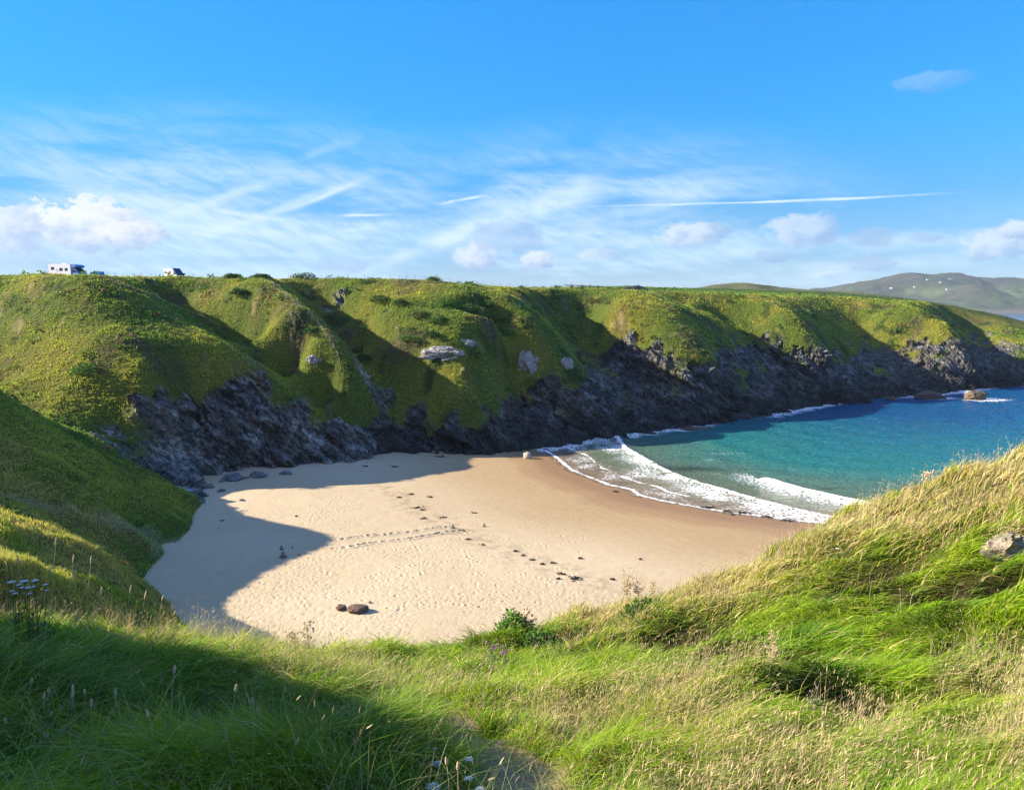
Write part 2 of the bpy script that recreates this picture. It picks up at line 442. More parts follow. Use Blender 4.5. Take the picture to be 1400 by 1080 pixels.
# ------------------------------------------------------------------ noise
def _hash(*ks):
    h = np.zeros(np.broadcast(*ks).shape, np.uint32) + np.uint32(0x9E3779B9)
    with np.errstate(over='ignore'):
        for k, c in zip(ks, (0x85EBCA6B, 0xC2B2AE35, 0x27D4EB2F, 0x165667B1)):
            h ^= (np.asarray(k).astype(np.int64) & 0xFFFFFFFF).astype(np.uint32) * np.uint32(c)
            h ^= h >> np.uint32(15); h *= np.uint32(0x2C1B3C6D); h ^= h >> np.uint32(12)
        h *= np.uint32(0x297A2D39); h ^= h >> np.uint32(15)
    return h


def n2(x, y, seed=0):
    """gradient noise, about -1..1"""
    i = np.floor(x); j = np.floor(y); u = x - i; v = y - j
    i = i.astype(int); j = j.astype(int)
    su = u * u * u * (u * (u * 6 - 15) + 10); sv = v * v * v * (v * (v * 6 - 15) + 10)

    def g(a, b):
        an = _hash(i + a, j + b, np.int64(seed)).astype(np.float64) * (2 * math.pi / 4294967296)
        return np.cos(an) * (u - a) + np.sin(an) * (v - b)
    lo = g(0, 0) * (1 - su) + g(1, 0) * su; hi = g(0, 1) * (1 - su) + g(1, 1) * su
    return 1.5 * (lo * (1 - sv) + hi * sv)


def fbm2(x, y, wl, octs=4, seed=0, gain=0.5):
    s = 0; a = 1; t = 0
    for o in range(octs):
        c, d = math.cos(o * 1.1 + seed), math.sin(o * 1.1 + seed)
        s = s + a * n2((x * c - y * d) / wl + 17.3 * o, (x * d + y * c) / wl - 9.1 * o, seed + o); t += a
        a *= gain; wl *= 0.47
    return s / t


def n3(x, y, z, seed=0):
    i = np.floor(x); j = np.floor(y); k = np.floor(z); u = x - i; v = y - j; q = z - k
    i = i.astype(int); j = j.astype(int); k = k.astype(int)
    u = u * u * (3 - 2 * u); v = v * v * (3 - 2 * v); q = q * q * (3 - 2 * q)

    def g(a, b, c): return _hash(i + a, j + b, k + c, np.int64(seed)).astype(np.float64) / 2147483648.0 - 1
    r = 0
    for c, wc in ((0, 1 - q), (1, q)):
        r = r + wc * ((g(0, 0, c) * (1 - u) + g(1, 0, c) * u) * (1 - v) + (g(0, 1, c) * (1 - u) + g(1, 1, c) * u) * v)
    return r


def facets(P, seed=0, tilt=0.5):
    """broken-rock relief: every cell of a 3-D Voronoi pattern is its own tilted facet"""
    I = np.floor(P).astype(int)
    best = np.full(len(P), 1e9); out = np.zeros(len(P))
    for a in (-1, 0, 1):
        for b in (-1, 0, 1):
            for c in (-1, 0, 1):
                K = I + np.array([a, b, c])
                h = [_hash(K[:, 0], K[:, 1], K[:, 2], np.int64(seed + s)).astype(np.float64) / 4294967296.0 for s in range(3)]
                dx = P[:, 0] - K[:, 0] - h[0]; dy = P[:, 1] - K[:, 1] - h[1]; dz = P[:, 2] - K[:, 2] - h[2]
                d = dx * dx + dy * dy + dz * dz
                m = d < best
                best = np.where(m, d, best)
                val = (h[0] + h[1] - 1) + tilt * ((h[1] - .5) * dx + (h[2] - .5) * dy + (h[0] - .5) * dz) * 2
                out = np.where(m, val, out)
    return out


def smoothstep(a, b, v):
    t = np.clip((v - a) / (b - a), 0, 1)
    return t * t * (3 - 2 * t)


# where bare rock begins: height by bearing, read off the photograph
_rk = np.array([(150, 575, 130), (195, 548, 134), (250, 540, 140), (300, 542, 144), (350, 552, 147), (400, 570, 149), (480, 570, 162), (520, 565, 168), (600, 580, 170), (660, 590, 168), (690, 560, 178), (740, 525, 190),
                (800, 505, 205), (850, 478, 217), (900, 490, 216), (950, 500, 216), (990, 478, 250), (1020, 463, 260), (1060, 470, 264), (1110, 478, 262), (1150, 490, 262), (1180, 480, 285), (1250, 468, 318), (1310, 466, 312),
                (1350, 462, 335), (1400, 468, 345), (1600, 470, 370)], float)
ROCK_T = (_rk[:, 0] - 700) / FPX
ROCK_Z = np.array([Wp(*p)[2] for p in _rk])


def rock_mask(x, y, z, slope):
    t = x / np.maximum(y, 1)
    zr = np.interp(t, ROCK_T, ROCK_Z)
    n = fbm2(x, y, 14, 4, 5) * 7.5 + fbm2(x, y, 4.0, 3, 9) * 5.0
    m = smoothstep(1.2, -1.2, z - zr + n + np.clip(0.8 - slope, -.45, .6) * 4.0)
    bare = smoothstep(0.18, 0.42, fbm2(x + 40, y, 10, 4, 77)) * smoothstep(0.55, 0.8, slope) * (t > -0.36) * (t < 0.16)
    m = np.maximum(m, bare)
    ledge = smoothstep(.10, .34, fbm2(x + 7, y + 0.9 * z, 9, 4, 301)) * smoothstep(4, 10, z) * smoothstep(1.9, 1.0, slope)
    m = m * (1 - .95 * ledge)
    far = (y > 118) & (t > -0.56) & (t < 1.2)
    return np.where(far, m, 0.0)


# pockets under the tussocks near the viewpoint
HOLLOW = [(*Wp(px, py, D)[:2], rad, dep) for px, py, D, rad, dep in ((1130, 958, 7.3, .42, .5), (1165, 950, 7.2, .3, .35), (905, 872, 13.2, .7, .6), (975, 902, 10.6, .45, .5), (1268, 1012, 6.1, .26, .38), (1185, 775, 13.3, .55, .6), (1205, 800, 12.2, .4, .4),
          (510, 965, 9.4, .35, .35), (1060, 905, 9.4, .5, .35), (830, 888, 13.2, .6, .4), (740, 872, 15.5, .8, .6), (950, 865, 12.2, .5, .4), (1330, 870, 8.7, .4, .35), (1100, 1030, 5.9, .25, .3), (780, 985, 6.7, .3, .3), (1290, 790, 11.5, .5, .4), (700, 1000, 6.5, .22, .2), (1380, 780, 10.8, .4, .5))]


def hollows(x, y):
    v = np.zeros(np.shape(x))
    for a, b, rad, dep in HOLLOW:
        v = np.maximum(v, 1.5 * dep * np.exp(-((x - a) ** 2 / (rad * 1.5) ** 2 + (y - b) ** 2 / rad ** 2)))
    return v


def lumps(x, y):
    """turf relief added to the survey: tussocks near, scrub and sheep-terraces far"""
    r = np.hypot(x, y)
    near = smoothstep(45, 20, r)
    a = 0.40 * fbm2(x, y, 1.3, 3, 21) + 0.30 * fbm2(x, y, 3.6, 2, 31) - 0.05
    path = path_w(x, y)
    a = a * (1 - path * .85) - 0.16 * path - np.where(r < 30, hollows(x, y), 0)
    b = 0.55 * fbm2(x, y, 8, 3, 41) + 0.34 * np.abs(fbm2(x, y, 2.6, 3, 51)) + 0.16 * fbm2(x, y, 0.8, 2, 61)
    b = (b - 0.35) * np.where(r > 115, 1, 0.85) + np.where(r < 115, .35 * fbm2(x, y, 4.2, 3, 43), 0)
    return a * near + b * (1 - near) * smoothstep(2600, 900, r)


PATH = np.array([Wp(760, 1095, 4.3)[:2], Wp(730, 1060, 4.7)[:2], Wp(690, 1030, 5.3)[:2], Wp(640, 1005, 6.3)[:2], Wp(590, 992, 7.2)[:2], Wp(545, 970, 8.6)[:2]])


def seg_dist(x, y, poly):
    """distance to a polyline, and its side (positive = right of travel)"""
    best = np.full(np.shape(x), 1e9); side = np.zeros(np.shape(x)); along = np.zeros(np.shape(x)); acc = 0.0
    for (ax, ay), (bx, by) in zip(poly[:, :2], poly[1:, :2]):
        dx, dy = bx - ax, by - ay; L2 = dx * dx + dy * dy; L = math.sqrt(L2)
        t = np.clip(((x - ax) * dx + (y - ay) * dy) / L2, 0, 1)
        ex, ey = x - ax - t * dx, y - ay - t * dy
        d = np.hypot(ex, ey); m = d < best
        best = np.where(m, d, best); side = np.where(m, np.sign(dy * ex - dx * ey), side); along = np.where(m, acc + t * L, along)
        acc += L
    return best, side, along


def path_w(x, y):
    d, _, al = seg_dist(x, y, PATH)
    return smoothstep(0.50, 0.20, d + 0.14 * n2(x * 2.1, y * 2.1, 3)) * smoothstep(30, 15, np.hypot(x, y)) * np.interp(al, [0, 3.0, 5.4], [1, .95, .1])


def H(x, y):
    return H0(x, y) + lumps(np.asarray(x, float), np.asarray(y, float))


def hit(px, py, dmin=3.0, dmax=600.0):
    """where the sight line of a pixel first meets the land"""
    u, v = (px - 700) / FPX, (540 - py) / FPX
    dy = math.cos(PITCH) + v * math.sin(PITCH); dz = -math.sin(PITCH) + v * math.cos(PITCH)
    D = np.exp(np.linspace(math.log(dmin), math.log(dmax), 1500))
    X = D * u / dy; Z = EYE + D * dz / dy
    hh = np.maximum(H(X, D), 0.0)
    k = np.argmax(Z < hh)
    return Vector((X[k], D[k], hh[k]))


# ------------------------------------------------------------------ mesh and object helpers
def tag(o, label=None, cat=None, group=None, kind=None):
    if label: o['label'] = label
    if cat: o['category'] = cat
    if group: o['group'] = group
    if kind: o['kind'] = kind
    return o


def big_mesh(name, co, quads=None, tris=None, mat=None, attrs=None, smooth=True, parent=None):
    """mesh object from numpy arrays"""
    me = bpy.data.meshes.new(name)
    nq = 0 if quads is None else len(quads); nt = 0 if tris is None else len(tris)
    me.vertices.add(len(co)); me.vertices.foreach_set('co', np.asarray(co, np.float32).ravel())
    loops = []
    if nq: loops.append(np.asarray(quads, np.int32).ravel())
    if nt: loops.append(np.asarray(tris, np.int32).ravel())
    loops = np.concatenate(loops)
    me.loops.add(len(loops)); me.loops.foreach_set('vertex_index', loops)
    me.polygons.add(nq + nt)
    starts = np.concatenate([np.arange(nq) * 4, nq * 4 + np.arange(nt) * 3]).astype(np.int32)
    me.polygons.foreach_set('loop_start', starts)
    try:
        me.polygons.foreach_set('loop_total', np.concatenate([np.full(nq, 4), np.full(nt, 3)]).astype(np.int32))
    except Exception:
        pass
    me.polygons.foreach_set('use_smooth', np.full(nq + nt, smooth))
    for k, v in (attrs or {}).items():
        if v.ndim == 2:
            a = me.attributes.new(k, 'FLOAT_COLOR', 'POINT')
            a.data.foreach_set('color', np.concatenate([v, np.ones((len(v), 1))], 1).astype(np.float32).ravel())
        else:
            a = me.attributes.new(k, 'FLOAT', 'POINT'); a.data.foreach_set('value', v.astype(np.float32))
    me.update(calc_edges=True)
    o = bpy.data.objects.new(name, me); COL.objects.link(o)
    if mat: me.materials.append(mat)
    if parent: o.parent = parent
    return o


def sub_mesh(co, faces, attrs):
    used = np.unique(faces); remap = np.full(len(co), -1, np.int64); remap[used] = np.arange(len(used))
    return co[used], remap[faces], {k: v[used] for k, v in attrs.items()}


def material(name):
    m = bpy.data.materials.new(name); m.use_nodes = True
    return m, NT(m.node_tree)


def finish(t, bsdf, disp=None):
    out = t.new('ShaderNodeOutputMaterial'); t.l.new(bsdf, out.inputs[0])


def principled(t, color, rough=0.8, normal=None, spec=0.3, metal=0.0, **kw):
    p = t.new('ShaderNodeBsdfPrincipled')
    t.put(p.inputs['Base Color'], color); t.put(p.inputs['Roughness'], rough)
    t.put(p.inputs['Specular IOR Level'], spec); t.put(p.inputs['Metallic'], metal)
    if normal is not None: t.put(p.inputs['Normal'], normal)
    for k, v in kw.items(): t.put(p.inputs[k], v)
    return p.outputs[0]


# ------------------------------------------------------------------ materials of the land
def mat_turf(name='turf'):
    m, t = material(name)
    pos = t.new('ShaderNodeNewGeometry').outputs['Position']
    col = t.attr('Col').outputs['Color']
    n = t.noise(pos, 1.7, 6, 0.65); n_f = t.noise(pos, 7.0, 5, 0.7)
    c = t.mix(1.0, col, t.mix(n, (0.55, 0.58, 0.50), (1.40, 1.36, 1.25)), 'MULTIPLY')
    c = t.mix(t.ramp(n_f, 0.55, 0.8, 0, 0.35), c, (0.36, 0.30, 0.11))
    b = t.bump(t.math('ADD', t.math('MULTIPLY', n, 0.6), t.math('MULTIPLY', n_f, 0.5)), 0.9, 0.35)
    finish(t, principled(t, c, 0.9, b, 0.15))
    return m


def mat_rock(name='rock', pale=1.0):
    m, t = material(name)
    pos = t.new('ShaderNodeNewGeometry').outputs['Position']
    col = t.attr('Col').outputs['Color']
    q = t.scaled(t.scaled(pos, (1, 1, 1), rot=(0.0, math.radians(-40), 0.0)), (0.7, 0.8, 1.7))
    n1 = t.noise(q, 0.9, 9, 0.68, 0.6); n2_ = t.noise(pos, 3.5, 7, 0.7)
    cr = t.voronoi(t.scaled(t.scaled(pos, (1, 1, 1), rot=(0, math.radians(-40), 0)), (0.5, 0.8, 1.8)), 0.7, 'DISTANCE_TO_EDGE')
    c = t.mix(1.0, col, t.mix(t.ramp(n1, 0.38, 0.64), (0.24, 0.24, 0.27), (1.75, 1.72, 1.66)), 'MULTIPLY')
    c = t.mix(t.ramp(n2_, 0.57, 0.68, 0, 0.6), c, (0.46, 0.45, 0.41))
    c = t.mix(t.ramp(cr, 0.0, 0.06, 0.65, 0), c, (0.02, 0.02, 0.022))
    b = t.bump(t.math('ADD', n1, t.math('MULTIPLY', n2_, 0.5)), 1.0, 0.5)
    finish(t, principled(t, c, 0.82, b, 0.3))
    return m


M_TURF, M_ROCK = mat_turf(), mat_rock()

# ------------------------------------------------------------------ the land as one survey, cut into hillside, cliff and foreground hill
A_IN = math.radians(35.0)
az_in = np.arctan(np.linspace(-math.tan(A_IN), math.tan(A_IN), 1150))
az_l = np.radians(np.linspace(-150, -35, 130))[:-1]; az_r = np.radians(np.linspace(35, 150, 90))[1:]
AZ = np.concatenate([az_l, az_in, az_r])
NR = 1050
r_s = np.exp(np.linspace(math.log(0.6), math.log(2300), 1400))
XS = r_s[:, None] * np.sin(AZ)[None, ::6]; YS = r_s[:, None] * np.cos(AZ)[None, ::6]
ZS = H0(XS, YS)
dz = np.abs(np.gradient(ZS, axis=0)); dr = np.gradient(r_s)[:, None]
wgt = np.sqrt(dr ** 2 + (2.2 * dz) ** 2) / r_s[:, None]
wgt *= np.where(ZS < -1.0, 0.06, 1.0) * np.where(r_s[:, None] < 110, np.where(r_s[:, None] < 40, 0.35, 0.7), 1.0) * np.where(r_s[:, None] > 460, 0.12, 1.0)
k = 21
ker = np.hanning(k + 2)[1:-1]; ker /= ker.sum()
for ax in (0, 1):
    pad = [(0, 0), (0, 0)]; pad[ax] = (k // 2, k // 2)
    wgt = np.apply_along_axis(lambda v: np.convolve(v, ker, 'valid'), ax, np.pad(wgt, pad, mode='edge'))
cum = np.cumsum(wgt, 0); cum = (cum - cum[0]) / (cum[-1] - cum[0])
u_ = np.linspace(0, 1, NR)
RR6 = np.stack([np.interp(u_, cum[:, c], r_s) for c in range(cum.shape[1])], 1)
cidx = np.arange(len(AZ)) / 6.0; c0 = np.minimum(cidx.astype(int), RR6.shape[1] - 2); cf = np.clip(cidx - c0, 0, 1)
RR = RR6[:, c0] * (1 - cf) + RR6[:, c0 + 1] * cf
X = RR * np.sin(AZ); Y = RR * np.cos(AZ)
base = H0(X, Y)
e = np.maximum(0.4, RR * 0.004)
gx = (H0(X + e, Y) - H0(X - e, Y)) / (2 * e); gy = (H0(X, Y + e) - H0(X, Y - e)) / (2 * e)
slope = np.hypot(gx, gy)
rock = rock_mask(X, Y, base, slope)
Z = base + lumps(X, Y) * (1 - 0.8 * rock)
terr = n2(base / 0.8 + 0.6 * n2(X / 7, Y / 7, 12), (X * .8 + Y * .5) / 5.0, 13) + 0.7 * n2(base / 0.42, (X - Y) / 2.6, 14)
Z = Z + 0.20 * terr * smoothstep(.3, .7, slope) * (RR > 45) * (1 - rock)
nl = np.sqrt(gx ** 2 + gy ** 2 + 1)
NX, NY, NZ = -gx / nl, -gy / nl, 1 / nl
P = np.stack([X, Y, Z], -1)
rk = rock > 0.02
pr = P[rk]
ca, sa = math.cos(math.radians(40)), math.sin(math.radians(40))
# bedding dips down to the right: stretch the blocks along it
qx = pr[:, 0] * ca - pr[:, 2] * sa; qz = pr[:, 0] * sa + pr[:, 2] * ca; qy = pr[:, 1]
wob = n3(pr[:, 0] / 9, pr[:, 1] / 9, pr[:, 2] / 9, 4) * 1.4
f1 = facets(np.stack([qx / 11 + wob * .3, qy / 7, qz / 3.4 + wob], 1), 100, 0.7)
f2 = facets(np.stack([qx / 4.2, qy / 2.8 + wob, qz / 1.5], 1), 200, 0.8)
f3 = facets(np.stack([qx / 1.5 + wob, qy / 1.0, qz / 0.55], 1), 300, 0.9)
fine = n3(qx / 1.2, qy / 0.7, qz / 0.35, 8)
cc_r = pr[:, 0] * .8 + pr[:, 1] * .6 + pr[:, 2] * .85
rib = 1.9 * (.5 - 2 * np.abs(n2(cc_r / 10, pr[:, 2] / 26 + 3, 401))) + .9 * (.5 - 2 * np.abs(n2(cc_r / 3.6, pr[:, 2] / 12, 402)))
dsp = rib * rock[rk] + (1.7 * f1 + 0.95 * f2 + 0.42 * f3 + 0.10 * fine) * rock[rk]
P[rk] += dsp[:, None] * np.stack([NX[rk], NY[rk], NZ[rk] * 0.6], 1)

# turf colours: vegetation, plus light and shade painted in where marked
r = RR
pa = smoothstep(-0.25, 0.35, fbm2(X, Y, 22, 4, 71)); pb = smoothstep(0.05, 0.5, fbm2(X, Y, 9, 4, 81)); pc = smoothstep(0.12, 0.45, fbm2(X + 90, Y, 13, 4, 91))
green = np.array([0.135, 0.205, 0.028]); yel = np.array([0.270, 0.285, 0.042]); straw = np.array([0.38, 0.30, 0.12]); heath = np.array([0.115, 0.090, 0.070]); scrub = np.array([0.040, 0.085, 0.020])
C = green + (yel - green) * pa[..., None]
C = C + (straw - C) * (0.35 * pb * smoothstep(25, 36, base) + 0.10 * pb)[..., None]
C = C + (heath - C) * (0.65 * pc * smoothstep(8, 20, base) * smoothstep(120, 140, Y))[..., None]
sc = smoothstep(0.15, 0.4, fbm2(X - 30, Y + 12, 7, 4, 15)) * smoothstep(130, 150, Y)
C = C + (scrub - C) * (0.85 * sc)[..., None]
soil = smoothstep(0.30, 0.5, fbm2(X + 61, Y - 23, 5, 4, 18)) * smoothstep(.45, .8, slope) * smoothstep(125, 140, Y)
C = C + (np.array([0.17, 0.115, 0.070]) - C) * (0.7 * soil)[..., None]
TURF_SHADE = np.array([0.44, 0.42, 0.42])     # turf colour darkened to paint the shade between blades
mnd = smoothstep(.0, .4, fbm2(X, Y, 6, 3, 88) + .25) * (X < -20) * (Y < 92) * (RR > 36)
C = C + (np.array([0.33, 0.27, 0.09]) - C) * (0.6 * mnd)[..., None]  # straw tone, also brightening the mounds to paint sunlit tops
# pasture on the plateau
fld = smoothstep(330, 400, Y) * smoothstep(32, 35, base)
C = C + (np.array([0.085, 0.19, 0.022]) - C) * (fld * 0.8)[..., None]
# the trodden path
pw = path_w(X, Y)
C = C + (np.array([0.36, 0.27, 0.17]) - C) * pw[..., None]
C = C + (np.array([0.045, 0.036, 0.020]) - C) * np.clip(np.where(RR < 30, hollows(X, Y), 0) * 3 - .25, 0, .9)[..., None]  # dark earth tone painted into the hollows in place of shade
# the valley track and sand blown into the hollow at the left
VAL = np.array([Wp(-40, 672, 78)[:2], Wp(60, 688, 81)[:2], Wp(130, 703, 86)[:2], Wp(190, 716, 92)[:2], Wp(230, 745, 97)[:2]])
vd, _, _ = seg_dist(X, Y, VAL)
vt = smoothstep(0.75, 0.3, vd + 0.4 * n2(X / 3, Y / 3, 6))
tong, _, _ = seg_dist(X, Y, np.array([Wp(150, 712, 89)[:2], Wp(185, 728, 93)[:2], Wp(205, 750, 97)[:2], Wp(215, 775, 90)[:2]]))
vt = np.maximum(vt * .35, .45 * smoothstep(1.2, 0.4, tong + 1.1 * fbm2(X, Y, 4, 3, 8)))
sandy = np.maximum(vt, smoothstep(1.5, 0.5, base + 0.9 * fbm2(X, Y, 5, 3, 17)) * (Y > 60) * (Y < 118) * (X < -25))
C = C + (np.array([0.40, 0.34, 0.26]) - C) * (sandy * 0.85 * (RR > 40))[..., None]
# rock colours
rc = np.array([0.155, 0.158, 0.156]) + np.zeros_like(C)
rc = rc * (0.55 + 1.0 * smoothstep(-0.1, 0.45, fbm2(X, Y + .8 * base, 4, 4, 19)))[..., None]
brown = smoothstep(0.0, 0.5, fbm2(X, Y + 50, 16, 3, 23))
rc = rc + (np.array([0.13, 0.105, 0.08]) - rc) * (0.5 * brown)[..., None]
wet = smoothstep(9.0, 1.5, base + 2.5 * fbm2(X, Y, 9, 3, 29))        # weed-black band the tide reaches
rc = rc * np.where(X > -28, .70, 1.25)[..., None] * (1 - 0.70 * wet * (X > -28))[..., None]  # rock right of the spur darkened to paint its shade
bare_ = np.maximum(pw, np.maximum(sandy * .85 * (RR > 40), soil))
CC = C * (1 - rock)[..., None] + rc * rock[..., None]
TH_ = (TURF_SHADE + (1 - TURF_SHADE) * np.maximum(bare_, rock)[..., None])

nr, nc = X.shape
idx = np.arange(nr * nc).reshape(nr, nc)
quads = np.stack([idx[:-1, :-1], idx[:-1, 1:], idx[1:, 1:], idx[1:, :-1]], -1)
qz_ = np.maximum.reduce([P[:-1, :-1, 2], P[1:, 1:, 2], P[1:, :-1, 2], P[:-1, 1:, 2]])
ok = qz_ > -2.2
qr = rock[:-1, :-1]; qy_ = RR[:-1, :-1]
isrock = (qr > 0.5) & ok; isnear = (qy_ < 47) & ok & ~isrock
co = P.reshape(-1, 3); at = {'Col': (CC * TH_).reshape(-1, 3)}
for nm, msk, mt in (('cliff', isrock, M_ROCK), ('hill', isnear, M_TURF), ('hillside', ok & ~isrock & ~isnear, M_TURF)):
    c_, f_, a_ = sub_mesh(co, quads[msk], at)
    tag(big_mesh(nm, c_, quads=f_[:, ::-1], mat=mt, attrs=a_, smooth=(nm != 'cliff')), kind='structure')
TERR = (X, Y, P, NX, NY, NZ, rock, RR)

# ------------------------------------------------------------------ the shore: swash line, sand, sea
SW_PX = [(690, 600), (735, 612), (755, 622), (779, 642), (808, 654), (831, 663), (861, 669), (872, 677), (910, 686), (950, 693), (996, 701), (1042, 706), (1088, 712), (1140, 717), (1220, 724), (1320, 728)]
SW = np.array([G0(*p)[:2] for p in SW_PX]); SW = np.concatenate([SW, [[130, 95], [200, 80]]])
BR1 = np.array([G0(*p)[:2] for p in [(838, 597), (845, 601), (854, 614), (877, 627), (904, 642), (930, 654), (963, 664), (1002, 675), (1045, 687), (1088, 698), (1130, 707), (1180, 716)]])
BR2 = np.array([G0(*p)[:2] for p in [(1037, 654), (1048, 659), (1065, 664), (1094, 673), (1127, 680), (1152, 686), (1185, 692)]])
FOOT = np.array([b[:2] for b in bw])


def sea_side(x, y):
    d, s, _ = seg_dist(x, y, SW)
    return np.where(s < 0, d, -d)      # positive to seaward (the sea lies to the left of travel)


# --- sand
def sand_z(x, y):
    d = sea_side(x, y)
    z = np.where(d > 0, -0.03 * d, np.minimum(-0.018 * d, 0.9))
    return z + 0.06 * fbm2(x, y, 18, 3, 33) * smoothstep(2, -14, d)


a_s = np.arctan(np.linspace(math.tan(math.radians(-34)), math.tan(math.radians(33)), 1000))
a_s = np.concatenate([np.radians(np.linspace(-55, -34, 30))[:-1], a_s, np.radians(np.linspace(33, 60, 30))[1:]])
# rows evenly spaced in depression, so the far sand is not wasted on
r_b = np.exp(np.linspace(math.log(48), math.log(215), 760))
SA, SR = np.meshgrid(a_s, r_b)
sx, sy = SR * np.sin(SA), SR * np.cos(SA)
sd = sea_side(sx, sy)
sz = sand_z(sx, sy)
dry = smoothstep(-12, -44, sd + 5 * fbm2(sx, sy, 20, 3, 35))
# foot-churned sand, deepest close to the viewpoint's hill and at the left
churn = smoothstep(104, 74, sy + 0.55 * sx) * dry
pock = np.maximum(0, n2(sx / 0.46, sy / 0.50, 5) - 0.16) + 0.8 * np.maximum(0, n2(sx / 0.27 + 9, sy / 0.33, 6) - 0.2) + .5 * np.maximum(0, n2(sx / 0.9 + 4, sy / 1.0, 7) - 0.2)
sz -= pock * (0.005 + 0.062 * churn * (.5 + smoothstep(-.3, .3, fbm2(sx, sy, 6, 2, 34)))) * (0.10 + dry)
sz += 0.03 * fbm2(sx, sy, 2.2, 3, 39) * dry
sz += 0.012 * n2(sx / 0.9 + sy / 2.2, sy / 6.0, 44) * (1 - dry) * (sd < -1)

dents = []


def trail(a, b, step, rad, depth, wob=0.25, twin=0.0):
    """a line of footprints across the sand between two photographed points"""
    A, B = np.array(G0(*a)[:2]), np.array(G0(*b)[:2]); L = np.linalg.norm(B - A); t = (B - A) / L; nrm = np.array([-t[1], t[0]])
    for i in range(int(L / step)):
        p = A + t * (i * step) + nrm * (wob * math.sin(i * .23) + (twin if i % 2 else -twin)) + rng.normal(0, .05, 2)
        dents.append((p[0], p[1], rad * rng.uniform(.8, 1.25), depth * rng.uniform(.6, 1.2)))


trail((392, 757), (468, 746), .40, .30, .17); trail((468, 746), (622, 726), .38, .32, .20)
trail((405, 764), (480, 757), .40, .30, .17); trail((480, 757), (640, 730), .38, .32, .20)
trail((430, 775), (520, 765), .9, .2, .08, .6); trail((520, 765), (600, 755), .8, .22, .1, .8); trail((600, 757), (640, 742), .7, .2, .08, .5)
for k_ in range(6):
    trail((425 + 5 * k_, 722 - 2 * k_), (462 + 5 * k_, 682 + 3 * k_), .62, .2, .09, .5)
trail((356, 700), (440, 675), .6, .2, .09, .4); trail((380, 706), (430, 690), .6, .2, .09, .4); trail((470, 700), (510, 690), .6, .18, .07, .4)
trail((690, 790), (780, 812), .7, .2, .07, .5); trail((636, 760), (640, 790), .7, .2, .08, .4); trail((640, 770), (668, 786), .7, .22, .09, .3)
trail((700, 700), (760, 740), .7, .16, .05, .5); trail((560, 745), (585, 800), .7, .2, .07, .5); trail((500, 800), (640, 770), .75, .2, .08, .7)
for _ in range(420):
    q = G0(rng.uniform(300, 800), rng.uniform(690, 850)); dents.append((q[0], q[1], rng.uniform(.12, .26), rng.uniform(.04, .1)))
sxr, sar = r_b, a_s
for (x, y, rad, dep) in dents:
    rr_, aa_ = math.hypot(x, y), math.atan2(x, y)
    j0, j1 = np.searchsorted(r_b, rr_ - rad * 2.4), np.searchsorted(r_b, rr_ + rad * 2.4)
    i0, i1 = np.searchsorted(a_s, aa_ - rad * 2.4 / rr_), np.searchsorted(a_s, aa_ + rad * 2.4 / rr_)
    if j1 <= j0 or i1 <= i0: continue
    d2 = ((sx[j0:j1, i0:i1] - x) ** 2 + (sy[j0:j1, i0:i1] - y) ** 2) / rad ** 2
    sz[j0:j1, i0:i1] -= dep * (np.exp(-d2 * 1.6) - 0.35 * np.exp(-(np.sqrt(d2) - 1.5) ** 2 * 4))
wetn = sd + 2.2 * fbm2(sx, sy, 16, 3, 53) + 0.4 * fbm2(sx, sy, 2.5, 2, 54)
wet_s = .55 * smoothstep(-12, -8.5, wetn) + .45 * smoothstep(-8, -3.5, wetn)
strand = G0
LINE1 = np.array([G0(*p)[:2] for p in [(520, 672), (545, 682), (570, 700), (600, 718), (640, 735), (690, 760), (735, 778), (790, 800), (830, 808)]])
ld, _, _ = seg_dist(sx, sy, LINE1)
tide = smoothstep(4.5, 0.5, ld + 2.0 * fbm2(sx, sy, 7, 3, 57)) * smoothstep(-0.15, 0.35, fbm2(sx, sy, 1.6, 3, 58))
pale = np.array([0.495, 0.412, 0.276]); ochre = np.array([0.350, 0.252, 0.138]); wetc = np.array([0.245, 0.145, 0.068])
sc_ = ochre + (pale - ochre) * (dry * (0.75 + 0.25 * smoothstep(-.3, .3, fbm2(sx, sy, 30, 3, 59))))[..., None]
sc_ = sc_ + (wetc - sc_) * (wet_s * .92)[..., None]
sc_ = sc_ + (np.array([0.20, 0.15, 0.09]) - sc_) * (tide * 0.42)[..., None]
ix = np.arange(sx.size).reshape(sx.shape)
sq = np.stack([ix[:-1, :-1], ix[:-1, 1:], ix[1:, 1:], ix[1:, :-1]], -1)
kp = (sd[:-1, :-1] < 60)
m_sand, t = material('sand')
pos = t.new('ShaderNodeNewGeometry').outputs['Position']
n1 = t.noise(pos, 0.9, 6, 0.6); nf = t.noise(pos, 9.0, 5, 0.65)
wet_a = t.attr('wet').outputs['Fac']
c = t.mix(1.0, t.attr('Col').outputs['Color'], t.mix(n1, (0.86, 0.86, 0.86), (1.12, 1.12, 1.13)), 'MULTIPLY')
c = t.mix(t.ramp(nf, 0.60, 0.78, 0, 0.22), c, (0.22, 0.17, 0.11))
b = t.bump(t.math('ADD', n1, t.math('MULTIPLY', nf, 0.7)), 0.35, 0.12)
finish(t, principled(t, c, t.ramp(wet_a, 0, 1, 0.92, 0.55), b, t.ramp(wet_a, 0, 1, 0.1, 0.25)))
c_, f_, a_ = sub_mesh(np.stack([sx, sy, sz], -1).reshape(-1, 3), sq[kp], {'Col': sc_.reshape(-1, 3), 'wet': wet_s.ravel()})
tag(big_mesh('beach', c_, quads=f_[:, ::-1], mat=m_sand, attrs=a_), kind='structure')

